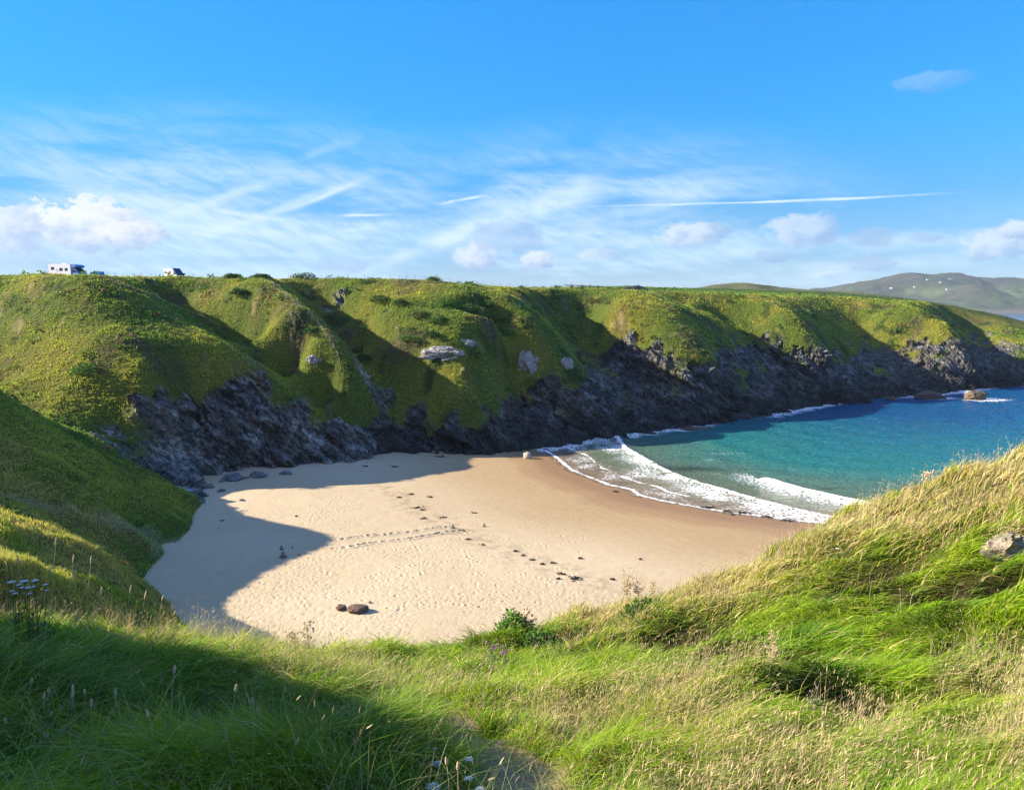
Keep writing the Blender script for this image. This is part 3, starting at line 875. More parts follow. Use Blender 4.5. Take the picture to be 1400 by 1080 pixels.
# --- sea
a_w = np.arctan(np.linspace(math.tan(math.radians(1.0)), math.tan(math.radians(34.5)), 800))
a_w = np.concatenate([np.radians(np.linspace(-6, 1.0, 30))[:-1], a_w, np.radians(np.linspace(34.5, 75, 120))[1:]])
r_w = np.concatenate([np.exp(np.linspace(math.log(62), math.log(102), 60))[:-1], 1 / np.linspace(1 / 102, 1 / 430, 640), np.exp(np.linspace(math.log(434), math.log(9000), 80))])
WA, WR = np.meshgrid(a_w, r_w)
wx, wy = WR * np.sin(WA), WR * np.cos(WA)
wd = sea_side(wx, wy)
d1, s1, al1 = seg_dist(wx, wy, BR1); d2, s2, al2 = seg_dist(wx, wy, BR2)
e1 = np.where(s1 < 0, d1, -d1); e2 = np.where(s2 < 0, d2, -d2)     # positive offshore of the breaker
deep = smoothstep(6, 60, wd)
fade = smoothstep(900, 250, WR)
wz = 0.02 + fade * (0.04 + 0.22 * deep) * (fbm2(wx * .8 + wy * .35, wy * 1.5 - wx * .5, 6.5, 4, 63) + 0.75 * fbm2(wx, wy * 1.6, 2.4, 3, 64))
end1 = smoothstep(0, 4, al1); L1 = al1.max(); fad1 = np.interp(al1, [0, 8, 30, L1], [1.0, 1.0, .75, .35])
bump1 = 0.62 * np.exp(-np.where(e1 > 0, (e1 / 1.9) ** 2, (e1 / 0.7) ** 2)) * fad1
bump2 = 0.75 * np.exp(-np.where(e2 > 0, (e2 / 2.2) ** 2, (e2 / 0.8) ** 2)) * smoothstep(0, 3, al2)
swell = 0.10 * np.sin(wd / 9.5 * 2 * math.pi + 1.3 * fbm2(wx, wy, 25, 2, 66)) * smoothstep(14, 40, wd) * smoothstep(160, 60, wd)
wz += bump1 + bump2 + swell
# foam: broken water between the breaker and the swash edge, thin lace, the edge line, and surf on the rocks
between = (e1 < 0.6) & (wd > -.2)
edge_f = .8 * smoothstep(0.55, 0.12, np.abs(wd - 0.3) + 0.22 * n2(wx / 1.2, wy / 1.2, 68)) * smoothstep(-.6, 0, wd) * (.62 + .6 * smoothstep(-.5, .2, n2(wx / 5, wy / 5, 60)))
edge2 = smoothstep(0.6, 0.1, np.abs(wd - 6.5 - 2.5 * fbm2(wx, wy, 14, 3, 67))) * between * (.3 + .5 * smoothstep(-.4, .3, n2(wx / 4, wy / 4, 61)))
lace = np.where(between, 0.22 + 0.16 * smoothstep(9, 1.5, -e1) + 0.36 * fbm2(wx, wy, 7, 3, 69) + 0.15 * smoothstep(30, 60, wx), 0)
white1 = smoothstep(.8, 0.25, np.where(e1 > 0, e1 * 2.4, -e1) - 1.0 * n2(wx / 1.3, wy / 1.3, 70)) * fad1 * 1.3
white2 = smoothstep(1.3, 0.5, np.where(e2 > 0, e2 * 1.6, -e2) - .9 * n2(wx / 1.3, wy / 1.3, 71)) * smoothstep(0, 2, al2) * 1.4
behind2 = smoothstep(10, 1, -e2) * (e2 < 0) * (d2 < 10) * .42
fd, fs, fal = seg_dist(wx, wy, FOOT)
px_ = 700 + FPX * .985 * wx / np.maximum(wy, 1)
zone = np.interp(px_, [760, 800, 850, 905, 935, 975, 1010, 1045, 1070, 1100, 1135, 1170, 1215, 1245, 1270, 1300, 1345, 1370, 1400], [.9, .9, .8, .9, 1.0, .7, .2, .5, .9, 1.0, .9, .35, .4, .9, 1.0, 1.0, .9, .35, .5])
surf = smoothstep(6.5, 0.5, fd + 3.0 * fbm2(wx, wy, 6, 3, 73)) * zone * (wx > 5)
streaks = 0.30 * smoothstep(0.28, 0.55, fbm2(wx * .6 + wy * .4, wy * 2.2, 9, 3, 75)) * smoothstep(70, 20, fd) * (wd > 10)
rocks_f = 0
for (px, py) in ((1335, 545), (1268, 543)):
    q = G0(px, py); rocks_f = np.maximum(rocks_f, 1.0 * np.exp(-(((wx - q[0] - 1) / 8) ** 2 + ((wy - q[1] + 3) / 5) ** 2)))
foam = np.clip(np.maximum.reduce([lace, edge_f, edge2, white1, white2, behind2, surf * .62, streaks, rocks_f * .85]), 0, 1.4)
# water body colour by depth over clean sand, weed patches darker
g_olive = np.array([0.150, 0.195, 0.120]); g_turq = np.array([0.022, 0.190, 0.180]); g_blue = np.array([0.006, 0.085, 0.225]); g_sand = np.array([0.26, 0.195, 0.125])
cs = np.array([(0, 0), (5, .35), (11, 1), (15, 1.1), (42, 2), (118, 3), (1e6, 3)], float)
offs = np.maximum(0, e1 * smoothstep(0, 1, (e1 > 0) * 1.0)); dd = wd + 6 * fbm2(wx, wy, 30, 3, 79)
dd = np.maximum(dd, smoothstep(300, 420, wx * .8 + wy * .75) * 120)
tcol = np.interp(dd, cs[:, 0], cs[:, 1])
pal = np.array([g_sand, g_olive, g_turq, g_blue])
ti = np.minimum(tcol.astype(int), 2); tf = (tcol - ti)[..., None]
wc = pal[ti] * (1 - tf) + pal[ti + 1] * tf
weed = smoothstep(.32, .5, fbm2(wx * .7, wy * 1.5, 8, 3, 83)) * smoothstep(4, 9, e1) * smoothstep(34, 16, wd) + .9 * np.exp(-(((wx - G0(940, 640)[0]) / 7) ** 2 + ((wy - G0(940, 641)[1]) / 2.6) ** 2))
wc = wc * (1 - 0.7 * np.clip(weed, 0, 1))[..., None]
ix = np.arange(wx.size).reshape(wx.shape)
wq = np.stack([ix[:-1, :-1], ix[:-1, 1:], ix[1:, 1:], ix[1:, :-1]], -1)
kp = (np.maximum(wd[:-1, :-1], wd[1:, 1:]) > -1.2)
m_sea, t = material('sea_water')
pos = t.new('ShaderNodeNewGeometry').outputs['Position']
fo = t.attr('foam').outputs['Fac']
l1 = t.voronoi(t.vmath('ADD', pos, t.vmath('SCALE', t.new('ShaderNodeTexNoise').outputs[1], 0.8)), 1.25, 'DISTANCE_TO_EDGE')
l2 = t.noise(pos, 1.6, 6, 0.65, 0.8)
l3 = t.noise(pos, 0.45, 4, 0.6, 0.5)
lacy = t.math('ADD', t.math('MULTIPLY', t.ramp(l1, 0.0, 0.30, 1, 0), 0.38), t.math('ADD', t.math('MULTIPLY', l2, 0.5), t.math('MULTIPLY', l3, 0.35)))
fm = t.ramp(t.math('ADD', lacy, fo), 0.98, 1.26)
wv = t.noise(t.scaled(pos, (0.75, 1.3, 1), rot=(0, 0, math.radians(-24))), 1.1, 6, 0.62, 0.3)
wv2 = t.noise(t.scaled(pos, (0.8, 1.5, 1), rot=(0, 0, math.radians(-24))), 0.28, 3, 0.5)
far_ = t.ramp(t.vmath('LENGTH', pos), 260, 1400, 1.0, 0.04)
wv3 = t.noise(t.scaled(pos, (0.7, 1.4, 1), rot=(0, 0, math.radians(-24))), 3.2, 4, 0.6, 0.3)
b = t.bump(t.math('MULTIPLY', far_, t.math('ADD', t.math('MULTIPLY', wv3, 0.25), t.math('ADD', t.math('MULTIPLY', wv, 0.9), t.math('MULTIPLY', wv2, 1.0)))), 1.0, 1.2)
body = principled(t, t.attr('Col').outputs['Color'], 0.12, b, 0.5, IOR=1.33)
fnb = t.bump(t.math('ADD', l2, l1), 0.8, 0.25)
white = principled(t, (0.82, 0.83, 0.84), 0.8, fnb, 0.2)
mx = t.new('ShaderNodeMixShader'); t.put(mx.inputs[0], fm); t.l.new(body, mx.inputs[1]); t.l.new(white, mx.inputs[2])
finish(t, mx.outputs[0])
c_, f_, a_ = sub_mesh(np.stack([wx, wy, wz], -1).reshape(-1, 3), wq[kp], {'Col': wc.reshape(-1, 3), 'foam': foam.ravel()})
tag(big_mesh('sea', c_, quads=f_[:, ::-1], mat=m_sea, attrs=a_), kind='structure')

# ------------------------------------------------------------------ far land
def far_hill(name, ridge, cols, rows, x_pad, ctrl, colf, wl, amp, seed):
    """a far hill surveyed from its skyline and spurs: its own height field"""
    global CT, N, _wt
    q = np.array([Wp(*p) for p in ctrl]); n = len(q)
    d = np.hypot(q[:, None, 0] - q[None, :, 0], q[:, None, 1] - q[None, :, 1])
    A = np.zeros((n + 1, n + 1)); A[:n, :n] = -d; A[:n, n] = A[n, :n] = 1
    wt = np.linalg.solve(A, np.concatenate([q[:, 2], [0]]))
    x0, x1, y0, y1 = ridge
    gx_, gy_ = np.meshgrid(np.linspace(x0, x1, cols), np.linspace(y0, y1, rows))
    zz = -(np.hypot(gx_[..., None] - q[:, 0], gy_[..., None] - q[:, 1]) @ wt[:n]) + wt[n]
    zz = zz + amp * fbm2(gx_, gy_, wl, 5, seed) * smoothstep(-5, 60, zz)
    cc = colf(gx_, gy_, zz)
    ii = np.arange(gx_.size).reshape(gx_.shape)
    qd = np.stack([ii[:-1, :-1], ii[:-1, 1:], ii[1:, 1:], ii[1:, :-1]], -1)
    k = np.maximum.reduce([zz[:-1, :-1], zz[1:, 1:]]) > -6
    c_, f_, a_ = sub_mesh(np.stack([gx_, gy_, zz], -1).reshape(-1, 3), qd[k], {'Col': cc.reshape(-1, 3)})
    return tag(big_mesh(name, c_, quads=f_, mat=M_FAR, attrs=a_), kind='structure')


m, t = material('far_heath')
pos = t.new('ShaderNodeNewGeometry').outputs['Position']
nn = t.noise(pos, 0.012, 8, 0.65)
c = t.mix(1.0, t.attr('Col').outputs['Color'], t.mix(nn, (0.5, 0.5, 0.5), (1.45, 1.42, 1.4)), 'MULTIPLY')
finish(t, principled(t, c, 0.95, None, 0.1)); M_FAR = m


def mcol(x, y, z):
    h = fbm2(x, y, 420, 5, 101); f = smoothstep(.1, .35, fbm2(x, y, 260, 3, 103)) * smoothstep(160, 60, z)
    c = np.array([0.050, 0.050, 0.042]) + (np.array([0.060, 0.082, 0.044]) - np.array([0.050, 0.050, 0.042])) * smoothstep(-.25, .3, h)[..., None]
    c = c + (np.array([0.13, 0.155, 0.065]) - c) * (f * .7)[..., None]
    rk_ = smoothstep(26, 8, z)
    return c + (np.array([0.13, 0.12, 0.11]) - c) * (rk_ * .8)[..., None]


MT = []
for seg in ([(1120, 400, 4600), (1160, 392, 4650), (1195, 386, 4700), (1228, 377, 4750), (1260, 373.5, 4800), (1310, 374, 4800), (1330, 378, 4750), (1345, 380, 4900), (1400, 380.5, 5000), (1470, 384, 5000), (1560, 395, 5000)],
            [(1100, 412, 4000), (1200, 409, 3900), (1262, 413, 3820), (1300, 418, 3780), (1340, 421, 3760), (1362, 421.5, 3740)],
            [(1262, 396, 4300), (1302, 390, 4250), (1330, 388, 4150), (1342, 393, 4020), (1368, 408, 3880), (1384, 418, 3780)],
            [(1338, 383, 4800), (1360, 400, 4550), (1378, 409, 4350), (1392, 418, 4150)],
            [(1372, 386, 4700), (1386, 396, 4450), (1405, 412, 4150), (1430, 420, 4000), (1500, 420, 4000)],
            [(1262, 402, 4250), (1300, 407, 4080), (1335, 417, 3850)],
            [(1050, 425, 3500), (1250, 430, 3500), (1400, 430, 3500), (1600, 430, 3600)], [(1000, 419, 5800), (1300, 415, 5900), (1700, 419, 5900)], [(1050, 413, 4700)], [(1700, 419, 4800)]):
    MT += seg
far_hill('mountain', (1100, 4700, 3450, 5900), 620, 420, 0, MT, mcol, 420, 48, 111)
HL = [(930, 401, 1200), (950, 393, 1250), (975, 391.5, 1260), (985, 390, 1270), (1000, 388.5, 1280), (1022, 387, 1290), (1040, 389, 1290), (1062, 392, 1290), (1075, 397, 1260), (1085, 396.5, 1350), (1130, 398, 1350), (1180, 401, 1350), (1230, 406, 1300),
      (1000, 400, 1080), (1050, 402, 1080), (1120, 405, 1050), (960, 402, 1080), (1000, 402, 1500), (1100, 405, 1500), (900, 405, 1300), (850, 410, 1300), (1280, 418, 1250), (1000, 410, 900), (1150, 412, 900), (900, 412, 900), (1330, 450, 1200), (1400, 450, 1100), (1500, 450, 1100), (1450, 450, 1500), (1290, 450, 1400), (1260, 450, 1500), (1600, 450, 1300), (1300, 450, 1000), (1400, 450, 900), (1350, 450, 1450), (1600, 450, 950), (1225, 420, 1500)]
far_hill('knoll', (200, 760, 900, 1520), 260, 200, 0, HL,
         lambda x, y, z: np.array([0.10, 0.115, 0.045]) + (np.array([0.055, 0.065, 0.03]) - np.array([0.10, 0.115, 0.045])) * smoothstep(0, .35, fbm2(x, y, 40, 4, 121))[..., None], 60, 5, 123)

# ------------------------------------------------------------------ the sea air that greys the far hills
m, t = material('sea_air')
v_ = t.new('ShaderNodeVolumePrincipled'); v_.inputs['Color'].default_value = (0.62, 0.82, 1.0, 1); v_.inputs['Density'].default_value = 0.00004
ou = t.new('ShaderNodeOutputMaterial'); t.l.new(v_.outputs[0], ou.inputs['Volume'])
hx, hy, hz = (-2600, 9400), (-1500, 9400), (-6, 330)
hv = [(x, y, z) for z in hz for x, y in ((hx[0], hy[0]), (hx[1], hy[0]), (hx[1], hy[1]), (hx[0], hy[1]))]
hm_ = bpy.data.meshes.new('haze'); hm_.from_pydata(hv, [], [(3, 2, 1, 0), (4, 5, 6, 7), (0, 1, 5, 4), (1, 2, 6, 5), (2, 3, 7, 6), (3, 0, 4, 7)]); hm_.materials.append(m)
tag(bpy.data.objects.new('haze', hm_), kind='stuff'); COL.objects.link(bpy.data.objects['haze'])

# ------------------------------------------------------------------ grass
def mat_leaf(name, trans=0.35, rough=0.6, spec=0.2):
    m, t = material(name)
    c = t.attr('Col').outputs['Color']
    p = principled(t, c, rough, None, spec)
    tr = t.new('ShaderNodeBsdfTranslucent'); t.put(tr.inputs[0], t.mix(1.0, c, (1.25, 1.25, 0.8), 'MULTIPLY'))
    mx = t.new('ShaderNodeMixShader'); mx.inputs[0].default_value = trans
    t.l.new(p, mx.inputs[1]); t.l.new(tr.outputs[0], mx.inputs[2]); finish(t, mx.outputs[0])
    return m


M_LEAF, M_STRAW = mat_leaf('grass_blade', 0.40), mat_leaf('dry_stalk', 0.25, 0.7, 0.15)


def blades(root, h, w, az, lean, col, face=None, seg=2):
    """ribbon blades: root points, heights, widths, lean bearing and amount -> verts, quads, tris, colours"""
    n = len(root)
    d = np.stack([np.sin(az), np.cos(az), np.zeros(n)], 1)
    fa = rng.uniform(0, 2 * math.pi, n) if face is None else face
    wv = np.stack([np.cos(fa), np.sin(fa), np.zeros(n)], 1) * (w * .5)[:, None]
    ts = [0, .5, 1] if seg == 2 else [0, .34, .68, 1]
    vs = []
    for t in ts:
        p = root + d * (h * lean * t ** 1.7)[:, None]
        p[:, 2] += h * (t - 0.42 * np.minimum(lean, 1.4) * t ** 2.2)
        if t < 1:
            ww = wv * (1 - .45 * t)
            vs += [p - ww, p + ww]
        else:
            vs.append(p)
    k = len(vs)
    co = np.stack(vs, 1).reshape(-1, 3)
    b = np.arange(n)[:, None] * k
    q = []
    for s in range(seg - 1):
        q.append(b + np.array([2 * s, 2 * s + 1, 2 * s + 3, 2 * s + 2]))
    tr = b + np.array([2 * seg - 2, 2 * seg - 1, 2 * seg])
    shade = np.repeat(col[:, None, :], k, 1)
    tip = np.array([0.75] * 2 + [1.0] * (k - 3) + [1.12])  # colour darkened at the blade base as painted occlusion
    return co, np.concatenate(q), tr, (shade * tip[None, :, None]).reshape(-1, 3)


def spindles(root, top_dir, length, wid, col):
    """seed heads: four-sided spindles along a direction"""
    n = len(root)
    a = np.cross(top_dir, np.array([0.3, 0.9, 0.1])); a /= np.linalg.norm(a, axis=1)[:, None]
    b = np.cross(top_dir, a)
    vs = [root]
    for t, ww in ((.3, 1.0), (.7, .8)):
        c = root + top_dir * (length * t)[:, None]
        for s, q in ((1, a), (1, b), (-1, a), (-1, b)):
            vs.append(c + s * q * (wid * ww * .5)[:, None])
    vs.append(root + top_dir * length[:, None])
    co = np.stack(vs, 1).reshape(-1, 3); k = 10
    B = np.arange(n)[:, None] * k
    tr, qd = [], []
    for i in range(4):
        j = (i + 1) % 4
        tr.append(B + np.array([0, 1 + j, 1 + i])); qd.append(B + np.array([1 + i, 1 + j, 5 + j, 5 + i])); tr.append(B + np.array([5 + i, 5 + j, 9]))
    return co, np.concatenate(qd), np.concatenate(tr), np.repeat(col[:, None], k, 1).reshape(-1, 3)


def merge(parts):
    co, q, t, c = [], [], [], []; o = 0
    for a, b, d, e in parts:
        co.append(a); q.append(b + o); t.append(d + o); c.append(e); o += len(a)
    return np.concatenate(co), np.concatenate(q), np.concatenate(t), np.concatenate(c)


def patches(lst):
    """(px, py, radius in metres, stretch) patches of ground, found once on the land"""
    out = []
    for px, py, rad in lst:
        p = hit(px, py); out.append((p.x, p.y, rad))
    return out


STRAW_P = patches([(1010, 795, 2.2), (1080, 762, 2.2), (1150, 730, 2.4), (1220, 702, 2.4), (1300, 676, 2.4), (1380, 650, 2.6), (1380, 680, 1.9), (1290, 706, 1.7), (1200, 735, 1.7), (1340, 665, 2.2), (1110, 752, 2),
                   (930, 830, 1.7), (1385, 735, .5), (450, 930, 1.4), (380, 920, 1.3), (520, 945, 1.1), (560, 960, .7), (300, 890, 1.0), (230, 870, .8), (800, 985, .8), (900, 960, .9), (960, 990, .9), (860, 960, .8),
                   (1000, 1040, .7), (1100, 1055, .5), (1210, 1045, .5), (1330, 1050, .6), (1390, 1010, .5), (1050, 915, .5), (1290, 950, .4), (1350, 925, .5), (1370, 960, .35), (1140, 1000, .35), (890, 890, .9), (820, 850, 1.4), (950, 1060, .8), (760, 1010, .4), (90, 850, .7), (40, 860, .6)])
GREEN_P = patches([(850, 1030, .5), (900, 1060, .4), (1060, 1000, .6), (1150, 1040, .35), (1270, 1070, .4), (1280, 985, .5), (1320, 1000, .4), (780, 940, .9), (850, 915, .9), (740, 930, .8),(1100, 880, 1.2), (1200, 880, 1.3), (1300, 830, 1.3), (1200, 930, .7), (1080, 960, .6), (1000, 870, 1.2), (1150, 830, 1.3), (1390, 800, 1.2), (700, 870, 1.3), (640, 900, .9), (560, 900, 1.0), (330, 860, 1.2), (420, 890, .9), (1120, 790, 1.3), (1260, 790, 1.3), (980, 920, .9), (900, 860, .8), (180, 960, 1.5), (350, 1020, 1.5), (60, 1020, 1.2)])
DARK_P = patches([(180, 1000, 1.3), (350, 1010, 1.2), (500, 1050, .9), (715, 858, .9), (900, 870, .5), (970, 900, .3), (1130, 955, .35), (1270, 1010, .25), (1180, 770, .4), (510, 960, .25)])  # patches where blade colour is darkened to stand in for shade


def pw_at(lst, x, y):
    v = np.zeros(len(x))
    for a, b, rad in lst:
        v = np.maximum(v, np.exp(-((x - a) ** 2 + (y - b) ** 2) / (rad * rad)))
    return v


def near_points(n, r0, r1, p=1.0, amax=44):
    a = np.radians(rng.uniform(-amax, amax, n)); r = np.exp(math.log(r0) + (math.log(r1) - math.log(r0)) * rng.uniform(0, 1, n) ** p)
    return r * np.sin(a), r * np.cos(a), r


gx1, gy1, gr1 = near_points(470000, 2.3, 38, 0.92)
z0 = H0(gx1, gy1)
k = z0 > 7
gx1, gy1, gr1 = gx1[k], gy1[k], gr1[k]
wp = path_w(gx1, gy1)
k = (rng.uniform(0, 1, len(gx1)) > wp * 0.93) & (rng.uniform(0, 1, len(gx1)) > np.clip(hollows(gx1, gy1) * 2.4 - .2, 0, .85))
gx1, gy1, gr1 = gx1[k], gy1[k], gr1[k]
n = len(gx1)
gz1 = H(gx1, gy1) - 0.02
tus = fbm2(gx1, gy1, 1.1, 3, 131)
sw = np.clip(pw_at(STRAW_P, gx1, gy1) * 1.1 + .35 * fbm2(gx1, gy1, 1.6, 3, 133) - 1.15 * pw_at(GREEN_P, gx1, gy1) * .5, 0, 1)
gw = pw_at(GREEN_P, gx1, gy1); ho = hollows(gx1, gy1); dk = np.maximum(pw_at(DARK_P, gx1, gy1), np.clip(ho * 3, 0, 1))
base_h = (0.12 + 0.20 * smoothstep(-.5, .5, tus) + 0.17 * gw) * rng.uniform(.55, 1.35, n)
base_h *= 1 - .5 * np.clip(ho * 2.2, 0, 1)
base_h *= np.interp(gr1, [2, 5, 12, 40], [.85, 1.0, 1.15, 1.5]) * (1 - .45 * smoothstep(.35, .9, path_w(gx1 + .0, gy1)))
hc = fbm2(gx1, gy1, 2.4, 2, 137); lean_az = np.radians(150 + 150 * hc) + rng.normal(0, 1, n) * np.where(gx1 < .2 * gr1, .95, .55)
lean = np.clip(.35 + .55 * rng.uniform(0, 1, n) + .45 * gw, 0, 1.5)
wid = np.maximum(.0044, gr1 * .00098) * rng.uniform(.5, 1.9, n)
cg = np.array([0.155, 0.350, 0.010]); cy = np.array([0.40, 0.46, 0.022]); cd = np.array([0.055, 0.125, 0.018]); cst = np.array([0.58, 0.47, 0.22]); cb = np.array([0.25, 0.15, 0.06])
mixy = np.clip(.45 + .6 * fbm2(gx1, gy1, 2.8, 3, 139) + rng.normal(0, .16, n), 0, 1)
colr = cg + (cy - cg) * mixy[:, None]
tuft = smoothstep(.08, .38, fbm2(gx1, gy1, .9, 3, 145)) * .6
colr += (cd - colr) * np.clip(.35 * (rng.uniform(0, 1, n) < .3) + .5 * dk + tuft, 0, .9)[:, None]  # dk mixes painted shade into the blade colour
isst = rng.uniform(0, 1, n) < (.05 + np.where(gr1 > 12, .68, .32) * sw) * (1 - .7 * dk)
colr = np.where(isst[:, None], cst * rng.uniform(.7, 1.25, (n, 1)), colr)
isb = rng.uniform(0, 1, n) < (.02 + .25 * smoothstep(.3, .5, fbm2(gx1, gy1, 1.9, 3, 141)))
colr = np.where(isb[:, None], cb * rng.uniform(.7, 1.3, (n, 1)), colr)
colr *= rng.uniform(.78, 1.22, (n, 1))
# long pale stems arching over the rest
lx, ly, lr = near_points(16000, 2.4, 22, 1.25)
kk = (H0(lx, ly) > 9) & (rng.uniform(0, 1, len(lx)) > path_w(lx, ly)) & (rng.uniform(0, 1, len(lx)) < np.where(lx < .1 * lr, .8, .18)); lx, ly, lr = lx[kk], ly[kk], lr[kk]; nl_ = len(lx)
lc = np.where(rng.uniform(0, 1, (nl_, 1)) < .45, np.array([0.40, 0.46, 0.20]), np.where(rng.uniform(0, 1, (nl_, 1)) < .5, np.array([0.52, 0.44, 0.26]), np.array([0.20, 0.36, 0.06]))) * rng.uniform(.6, 1.15, (nl_, 1))
LB = blades(np.stack([lx, ly, H(lx, ly) - .02], 1), rng.uniform(.26, .58, nl_), np.maximum(.0028, lr * .0006), rng.uniform(0, 6.28, nl_), rng.uniform(.3, 1.5, nl_), lc, seg=3)
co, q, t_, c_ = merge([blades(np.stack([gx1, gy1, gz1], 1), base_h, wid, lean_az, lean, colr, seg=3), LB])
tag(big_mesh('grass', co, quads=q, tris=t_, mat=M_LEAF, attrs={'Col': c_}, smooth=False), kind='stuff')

# flowering grass: fine stems with pale seed heads
def seed_grass(n, r0, r1, p, dens):
    x, y, r = near_points(n, r0, r1, p)
    z = H0(x, y); k = (z > 7)
    s = np.clip(pw_at(STRAW_P, x, y) + .28 * fbm2(x, y, 1.3, 3, 151), 0, 1) - .55 * pw_at(DARK_P, x, y) - .7 * pw_at(GREEN_P, x, y)
    k &= rng.uniform(0, 1, n) < np.clip(dens + .72 * s, 0.015, 1)
    k &= rng.uniform(0, 1, n) > path_w(x, y)
    x, y, r = x[k], y[k], r[k]; n = len(x); z = H(x, y) - .02
    h = rng.uniform(.30, .58, n) * np.interp(r, [2, 6, 40], [.75, 1.0, 1.15])
    az_ = np.radians(110 + 150 * fbm2(x, y, 1.8, 2, 137)) + rng.normal(0, .95, n); ln = rng.uniform(.02, .7, n)
    c = np.array([0.56, 0.47, 0.27]) * rng.uniform(.6, 1.2, (n, 1)); pk = rng.uniform(0, 1, n) < .25
    c = np.where(pk[:, None], np.array([0.46, 0.34, 0.23]) * rng.uniform(.7, 1.2, (n, 1)), c)
    root = np.stack([x, y, z], 1)
    A = blades(root, h, np.maximum(.0016, r * .00042), az_, ln, c * .9, seg=2)
    d = np.stack([np.sin(az_), np.cos(az_), np.zeros(n)], 1)
    tip = root + d * (h * ln)[:, None]; tip[:, 2] += h * (1 - .42 * ln)
    td = d * (ln * 1.3)[:, None]; td[:, 2] += .75 - .3 * ln; td /= np.linalg.norm(td, axis=1)[:, None]
    L = rng.uniform(.018, .060, n); ww = np.maximum(L * .12, r * .00052) * rng.uniform(.6, 1.3, n)
    return A, spindles(tip - td * (L * .25)[:, None], td, L, ww, c)


A1, B1 = seed_grass(150000, 2.6, 36, .8, .07)
co, q, t_, c_ = merge([A1, B1])
tag(big_mesh('seed_grass', co, quads=q, tris=t_, mat=M_STRAW, attrs={'Col': c_}, smooth=False), kind='stuff')

# rougher turf on the mounds, the slopes and the headland
X, Y, P, NX, NY, NZ, rock, RR = TERR
vis = (rock < .35) & (P[..., 2] > .8) & (sandy < .5) & (soil < .6) & (RR > 36) & (RR < 430) & (np.abs(np.arctan2(X, Y)) < math.radians(40))
vi = np.flatnonzero(vis.ravel())
pr_ = np.where(RR.ravel()[vi] < 125, 1.6, 1.0) * np.where(NZ.ravel()[vi] > .96, .55, 1.0)
vi = rng.choice(vi, 700000, p=pr_ / pr_.sum())
rt = P.reshape(-1, 3)[vi] + rng.normal(0, .12, (len(vi), 3)) * np.array([1, 1, 0]); rr = RR.ravel()[vi]; rt[:, 2] -= .05
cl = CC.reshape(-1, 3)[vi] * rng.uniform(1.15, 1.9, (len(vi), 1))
ptch = fbm2(rt[:, 0], rt[:, 1], 3.5, 3, 161)
cl = cl + (np.array([0.42, 0.34, 0.14]) - cl) * ((rng.uniform(0, 1, len(vi)) < .05 + .16 * smoothstep(.1, .5, ptch)) * .75)[:, None]
hh = np.interp(rr, [36, 70, 150, 400], [.40, .40, .32, .58]) * rng.uniform(.5, 1.4, len(vi)) * (.65 + .8 * smoothstep(-.2, .4, fbm2(rt[:, 0], rt[:, 1], 5, 3, 163)))
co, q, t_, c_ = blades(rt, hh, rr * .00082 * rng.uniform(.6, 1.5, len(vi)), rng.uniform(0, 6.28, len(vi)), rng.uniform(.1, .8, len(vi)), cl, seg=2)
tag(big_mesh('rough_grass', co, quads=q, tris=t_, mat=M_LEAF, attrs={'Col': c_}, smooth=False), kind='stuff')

# bracken and low scrub in drifts over the slopes: domed leafy clumps
def leafy(n, size, leaf, up=.6):
    d = rng.normal(0, 1, (n, 3)); d /= np.linalg.norm(d, axis=1)[:, None]; d[:, 2] = np.abs(d[:, 2])
    return d
ok_ = (rock < .3) & (P[..., 2] > 2) & (RR > 60) & (RR < 420) & (np.abs(np.arctan2(X, Y)) < math.radians(38)) & (sandy < .3)
drift = smoothstep(.05, .35, fbm2(X - 30, Y + 12, 7, 4, 15)) + .02
bi = np.flatnonzero(ok_.ravel()); wgt_ = drift.ravel()[bi] * np.where(RR.ravel()[bi] < 125, .7, 1.0)
bi = rng.choice(bi, 1300, p=wgt_ / wgt_.sum()); bp = P.reshape(-1, 3)[bi]; br = RR.ravel()[bi]
m_ = 22; nb = len(bi)
sz_b = np.interp(br, [60, 150, 400], [.5, .8, 1.5]) * rng.uniform(.5, 1.5, nb)
dd_ = leafy(nb * m_, 1, 1); cc_ = np.repeat(bp, m_, 0) + dd_ * (np.repeat(sz_b, m_) * rng.uniform(.55, 1.0, nb * m_))[:, None] * np.array([1, 1, .75])
cc_[:, 2] -= .1
az_ = rng.uniform(0, 6.28, nb * m_); el_b = rng.uniform(-.3, .9, nb * m_)
u_b = np.stack([np.cos(az_) * np.cos(el_b), np.sin(az_) * np.cos(el_b), np.sin(el_b)], 1); s_b = np.cross(u_b, rng.normal(0, 1, (nb * m_, 3))); s_b /= np.linalg.norm(s_b, axis=1)[:, None]
L_b = (np.repeat(sz_b, m_) * .55 * rng.uniform(.6, 1.4, nb * m_))[:, None]
vs_b = np.stack([cc_, cc_ + u_b * L_b * .5 + s_b * L_b * .22, cc_ + u_b * L_b, cc_ + u_b * L_b * .5 - s_b * L_b * .22], 1).reshape(-1, 3)
kind_b = rng.uniform(0, 1, (nb, 1)); col_b = np.where(kind_b < .6, np.array([0.060, 0.130, 0.024]), np.where(kind_b < .82, np.array([0.11, 0.175, 0.035]), np.array([0.15, 0.105, 0.055]))) * rng.uniform(.7, 1.4, (nb, 1))
col_b = np.repeat(np.repeat(col_b, m_, 0) * rng.uniform(.65, 1.35, (nb * m_, 1)), 4, 0)
tag(big_mesh('bracken', vs_b, quads=np.arange(nb * m_ * 4).reshape(-1, 4), mat=M_LEAF, attrs={'Col': col_b}, smooth=False), kind='stuff')

